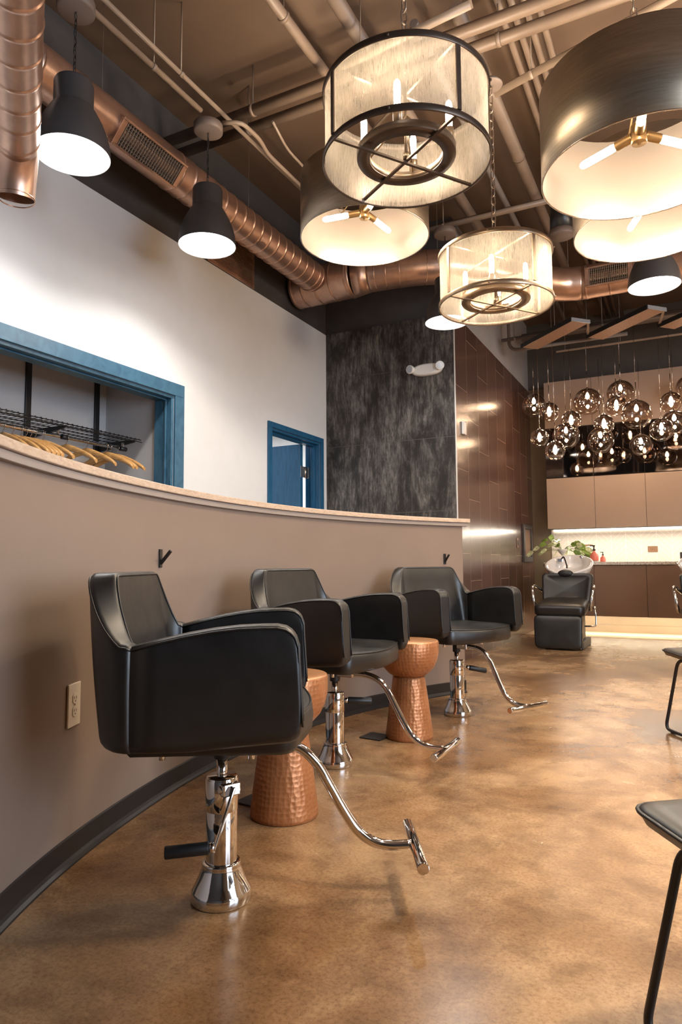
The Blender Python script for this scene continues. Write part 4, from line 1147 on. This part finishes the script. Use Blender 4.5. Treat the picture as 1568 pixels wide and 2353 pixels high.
# plant in goblet vase
t = thing('potted_plant', 'leafy variegated plant in a pale goblet vase beside the wash basin', 'plant', (-1.43, 8.99, .9152))
bm = B(); lathe(bm, [(0, 0), (.045, 0), (.046, .004), (.010, .014), (.008, .075), (.012, .09), (.045, .125), (.062, .165), (.060, .166), (.04, .128), (0, .10)], 32); obj('vase', bm, 'vase_glass', t)
rs = random.Random(4)
lf = 0
for k in range(30):
    a = rs.uniform(0, 2 * PI); el_ = rs.uniform(-.15, .9); ln_ = rs.uniform(.10, .25)
    if math.cos(a) < 0: ln_ *= 1.35
    base = Vector((0, 0, .14)); tip = base + Vector((math.cos(a) * math.cos(el_) * 1.15, math.sin(a) * math.cos(el_) * .55, math.sin(el_) * .62)) * ln_
    if tip.y > .2: tip.y = .2
    bm = B(); tube(bm, [base, (base + tip) / 2 + Vector((0, 0, .02)), tip], .0022, 5); obj('stem', bm, 'stem_green', t)
    dr = (tip - base).normalized(); dr.z -= .25; dr.normalize(); sd = dr.cross(Vector((rs.uniform(-.5, .5), -1, .6))).normalized(); L_ = rs.uniform(.075, .115); W_ = L_ * .42
    bm = B(); rows = []
    nrm = sd.cross(dr).normalized()
    for i in range(7):
        q = i / 6; w = W_ * math.sin(PI * min(1, q * .92 + .06)) ** .8
        c = tip + dr * L_ * q - Vector((0, 0, .03 * q * q))
        rows.append([bm.verts.new(c + sd * w * s + nrm * (.012 * abs(s))) for s in (-1, -.5, 0, .5, 1)])
    for i in range(6):
        for j in range(4): f = bm.faces.new((rows[i][j], rows[i][j + 1], rows[i + 1][j + 1], rows[i + 1][j])); f.smooth = True
    o = obj('leaf', bm, 'green_leaf' if k % 2 else 'pale_leaf', t)
    so = o.modifiers.new('thickness', 'SOLIDIFY'); so.thickness = .0012

# ------------------------------------------------------------------ wash unit
def wash_unit(loc, label):
    t = thing('wash_chair', label, 'chair', loc, 0, 'shampoo wash chairs at the back bar')
    # local: x across, y away from the camera
    def cushion(name, cx_, cy_, cz_, w, h, th, tilt, crown=.02, taper=1.0, par=t, top_dip=0, wob=.0):
        bm = B(); nx_, nz = 14, 12; sides = []
        Rm = Matrix.Rotation(tilt, 3, 'X')
        pr = rrect(w, h, min(w, h) * .28, 6)
        rings = []
        for ins, dy in ((.05, th * .5), (.02, th * .48), (.006, th * .38), (0, th * .2), (0, -th * .2), (.006, -th * .38), (.02, -th * .48), (.05, -th * .5 - crown * .4), (.09, -th * .5 - crown * .8)):
            rg = []
            for x, z in pr:
                k = 1 - ins / max(.001, math.hypot(x, z)); tp = 1 + (taper - 1) * (z / h + 1) / 2
                zz = z * k; xx = x * k * tp
                if z > 0: zz -= top_dip * (1 - (xx / w) ** 2) * (z / h) ** 2
                rg.append(Rm @ Vector((xx, dy, zz)) + Vector((cx_, cy_, cz_)))
            rings.append([bm.verts.new(p) for p in rg])
        m = len(pr)
        for i in range(len(rings) - 1):
            for k in range(m): f = bm.faces.new((rings[i][k], rings[i][(k + 1) % m], rings[i + 1][(k + 1) % m], rings[i + 1][k])); f.smooth = True
        for rg, s in ((rings[0], 1), (rings[-1], -1)):
            c = bm.verts.new(sum((v.co for v in rg), Vector()) / m + Rm @ Vector((0, -crown * .3 if s < 0 else 0, 0)))
            for k in range(m): f = bm.faces.new((rg[k], rg[(k + 1) % m], c)); f.smooth = True
        return obj(name, bm, 'black_leather', par)
    cushion('leg_rest', 0, -.10, .187, .238, .172, .06, R_(-4), .008, 1.03)
    cushion('seat', .012, .15, .430, .262, .26, .115, R_(-84), .025, .92)
    cushion('backrest', .018, .44, .615, .250, .185, .09, R_(-24), -.035, 1.12, top_dip=.02)
    bm = B(); box(bm, -.16, .235, .02, .60, .0015, .08); box(bm, -.13, .20, .02, .45, .08, .36); box(bm, .205, .232, -.02, .03, .0015, .375)
    obj('base_box', bm, 'black_plastic', t, .008)
    bm = B(); box(bm, .206, .216, -.030, -.021, .01, .37); obj('chrome_strip', bm, 'chrome', t)
    # pedestal and bowl
    bm = B(); lathe(bm, [(0, .0015), (.17, .0015), (.15, .05), (.13, .5), (.15, .75), (0, .75)], 32, (.0, .80, 0)); obj('pedestal', bm, 'ceramic_white', t)
    bm = B(); tilt = R_(-20); rings = []; m = 48
    Rm = Matrix.Rotation(-tilt, 3, 'X'); C0 = Vector((.0, .76, .885))
    def rg(rx, ry, z, yo=0, notch=0):
        out = []
        for k in range(m):
            a = 2 * PI * k / m; x = rx * math.cos(a); y_ = ry * math.sin(a) + yo
            dz = -notch * math.exp(-((a - 1.5 * PI) / .30) ** 2)
            out.append(bm.verts.new(Rm @ Vector((x, y_, z + dz)) + C0))
        return out
    rings = [rg(.12, .14, -.18, .02), rg(.18, .21, -.15), rg(.235, .27, -.08, 0, .02), rg(.268, .305, 0, 0, .05), rg(.268, .305, .012, 0, .055), rg(.255, .292, .018, 0, .055), rg(.238, .272, .010, 0, .05), rg(.20, .23, -.06, .01, .0), rg(.13, .16, -.105, .02), rg(.03, .04, -.12, .05)]
    for i in range(len(rings) - 1):
        for k in range(m): f = bm.faces.new((rings[i][k], rings[i][(k + 1) % m], rings[i + 1][(k + 1) % m], rings[i + 1][k])); f.smooth = True
    bm.faces.new(rings[0]); bm.faces.new(rings[-1])
    bowl = obj('wash_bowl', bm, 'ceramic_white', t); bowl['label'] = 'glossy white ceramic wash bowl'
    bm = B(); sphere(bm, (0, .485, .785), .085, .035, .045, 24, 12); obj('neck_rest', bm, 'black_plastic', t)
    bm = B(); lathe(bm, [(0, 0), (.026, 0), (.026, .05), (.02, .06), (0, .06)], 20, (.125, .90, .93)); cyl(bm, (.125, .9, .985), (.125, .84, 1.0), .008, 10); obj('faucet', bm, 'chrome', t)
    bm = B(); box(bm, -.15, -.09, .88, .92, .915, .955); obj('mixer_plate', bm, 'chrome', t, .005)
    bm = B(); tube(bm, catmull([(-.10, .88, .955), (-.07, .84, .975), (-.04, .76, .93), (-.01, .66, .875), (0, .60, .85)], 6), .009, 10); obj('spray_hose', bm, 'black_plastic', t)
    bm = B(); cyl(bm, (-.29, .76, .885), (-.25, .76, .885), .016, 14); obj('side_valve', bm, 'chrome', t)
    for s in (-1, 1):
        bm = B(); X = .285 * s + .01
        tube(bm, arcpts([(X * .98, .16, .40), (X + .015 * s, .13, .50), (X + .035 * s, .18, .655), (X + .02 * s, .34, .645), (X * .80, .50, .56)], .06, 6), .017, 14, radii=None)
        obj('armrest', bm, 'chrome', t)
    bm = B(); tube(bm, arcpts([(.33, .20, .42), (.345, .18, .36), (.345, .16, .235), (.23, .14, .235)], .03, 5), .0085, 10); sphere(bm, (.33, .20, .425), .018, seg=12, rings=8); obj('recline_lever', bm, 'chrome', t)
    return t
w1 = wash_unit((-1.245, 7.50, 0), 'black reclining wash chair with white basin, left one at the back bar')
w2 = copy_tree(w1); w2.location = (.16, 7.50, 0); relabel(w2, 'second black wash chair with basin, only its chrome armrest shows at the right edge')

# ------------------------------------------------------------------ things on the far left walls
t = thing('wall_niche', 'dark framed recessed niche in the wood tile wall near the back corner', 'niche', (XT, 9.10, 1.165))
bm = B(); 
for y0, y1, z0, z1 in ((-.27, .27, .19, .245), (-.27, .27, -.245, -.17), (-.27, -.19, -.17, .19), (.20, .27, -.17, .19)): box(bm, .001, .028, y0, y1, z0, z1)
obj('niche_frame', bm, 'dark_paint', t, .003)
bm = B(); box(bm, .001, .004, -.188, .198, -.168, .188); obj('niche_back', bm, 'brown_laminate', t)
bm = B(); box(bm, .005, .012, .185, .198, -.168, .188); box(bm, .005, .012, -.188, .184, -.168, -.160); obj('inner_edge', bm, 'satin_nickel', t)
t = thing('light_switch', 'dark rocker switch plate on the wood tile wall beside the niche', 'switch', (XT, 8.55, 1.16))
bm = B(); box(bm, .001, .008, -.045, .045, -.06, .06); obj('cover_plate', bm, 'brown_plastic', t, .002)
bm = B(); box(bm, .0085, .014, -.017, .017, -.034, .034); obj('rocker', bm, 'black_plastic', t, .002)
t = thing('wall_sensor', 'small white sensor box high on the glossy wood tile wall', 'sensor', (XT, 6.33, 2.21))
bm = B(); box(bm, .001, .024, -.045, .045, -.062, .062); obj('housing', bm, 'white_plastic', t, .004)
bm = B(); box(bm, .0245, .026, -.02, .02, -.05, -.03); obj('sensor_window', bm, 'ivory_plastic', t)
t = thing('emergency_light', 'white twin head emergency light on the dark slate wall', 'lamp', (-2.165, YS, 2.755))
bm = B(); n = 36; f_ = []; rings = []
for dy, k in ((-.001, .96), (-.035, 1), (-.062, .90), (-.070, .72)):
    ring_ = []
    for j in range(n):
        a = 2 * PI * j / n; x = .155 * math.copysign(abs(math.cos(a)) ** .75, math.cos(a)); z = .058 * math.copysign(abs(math.sin(a)) ** .9, math.sin(a)) + .006
        ring_.append(bm.verts.new((x * k, dy, z * k)))
    rings.append(ring_)
for i in range(3):
    for j in range(n): f = bm.faces.new((rings[i][j], rings[i][(j + 1) % n], rings[i + 1][(j + 1) % n], rings[i + 1][j])); f.smooth = True
bm.faces.new(rings[0]); bm.faces.new(rings[-1])
obj('housing', bm, 'white_plastic', t)
for s in (-1, 1):
    u = Vector((.28 * s, -1, -.12)).normalized(); c = Vector((.142 * s, -.055, .018))
    bm = B(); tube(bm, [c - u * .02, c + u * .03, c + u * .045], .04, 28, radii=[.03, .041, .040]); hd = obj('lamp_head', bm, 'white_plastic', t)
    bm = B(); tube(bm, [c + u * .0455, c + u * .047], .033, 24); obj('lens', bm, 'metal_end', hd)

# ------------------------------------------------------------------ lights
def area(name, loc, rot, sx, sy, e, col):
    ld = bpy.data.lights.new(name, 'AREA'); ld.shape = 'RECTANGLE'; ld.size = sx; ld.size_y = sy; ld.energy = e; ld.color = col
    lo = bpy.data.objects.new(name, ld); COL.objects.link(lo); lo.location = loc; lo.rotation_euler = rot; return lo
area('storefront_window_light', (4.40, .9, 1.8), (0, R_(90), 0), 2.5, 3.0, 200, (.70, .83, 1.0))
area('hall_light', (-5.0, 5.9, 2.58), (0, 0, 0), 1.2, 1.2, 60, (.90, .95, 1.0))
area('under_cabinet_light', (1.3, 9.30, 1.338), (R_(-12), 0, 0), 5.8, .03, 34, (1, .89, .74))
area('toe_light', (1.3, 9.25, .232), (R_(8), 0, 0), 5.8, .03, 40, (1, .86, .66))
# unseen fill lights, added to brighten the floor and the right side
def point(name, loc, e, col, r=.4):
    ld = bpy.data.lights.new(name, 'POINT'); ld.energy = e; ld.color = col; ld.shadow_soft_size = r
    lo = bpy.data.objects.new(name, ld); COL.objects.link(lo); lo.location = loc
def down(loc, e):
    ld = bpy.data.lights.new('added_fill_light', 'SPOT'); ld.energy = e; ld.color = (1, .86, .68); ld.spot_size = R_(95); ld.spot_blend = .9; ld.shadow_soft_size = .12
    lo = bpy.data.objects.new('added_fill_light', ld); COL.objects.link(lo); lo.location = loc
down((.75, 1.5, 2.9), 210); down((.85, 3.4, 2.9), 230); down((.6, 5.6, 2.9), 200)
point('added_fill_light', (1.9, 4.8, 2.7), 110, (1, .80, .58))

w = bpy.data.worlds.new('World'); S.world = w; w.use_nodes = True
bg = w.node_tree.nodes['Background']; bg.inputs[0].default_value = (.80, .88, 1, 1); bg.inputs[1].default_value = .45

# ------------------------------------------------------------------ camera
cd = bpy.data.cameras.new('camera'); cam = bpy.data.objects.new('camera', cd); COL.objects.link(cam)
cd.sensor_fit = 'HORIZONTAL'; cd.sensor_width = 24; cd.lens = 1560 / 1568 * 24; cd.clip_start = .02; cd.clip_end = 60
yaw, pit, rol = R_(27.062), R_(4.452), R_(-.383)
fwd = Vector((-math.sin(yaw) * math.cos(pit), math.cos(yaw) * math.cos(pit), math.sin(pit)))
rt = Vector((math.cos(yaw), math.sin(yaw), 0)); up = rt.cross(fwd)
r2 = rt * math.cos(rol) + up * math.sin(rol); u2 = -rt * math.sin(rol) + up * math.cos(rol)
mw = Matrix((r2, u2, -fwd)).transposed().to_4x4(); mw.translation = Vector((0, 0, .9)); cam.matrix_world = mw
S.camera = cam
S.view_settings.view_transform = 'Standard'; S.view_settings.look = 'None'; S.view_settings.gamma = 1
S.view_settings.use_curve_mapping = False; S.view_settings.exposure = 0.58
S.cycles.max_bounces = 10; S.cycles.transparent_max_bounces = 16; S.cycles.use_denoising = True
S.cycles.sample_clamp_indirect = 6; S.cycles.caustics_reflective = False; S.cycles.caustics_refractive = False
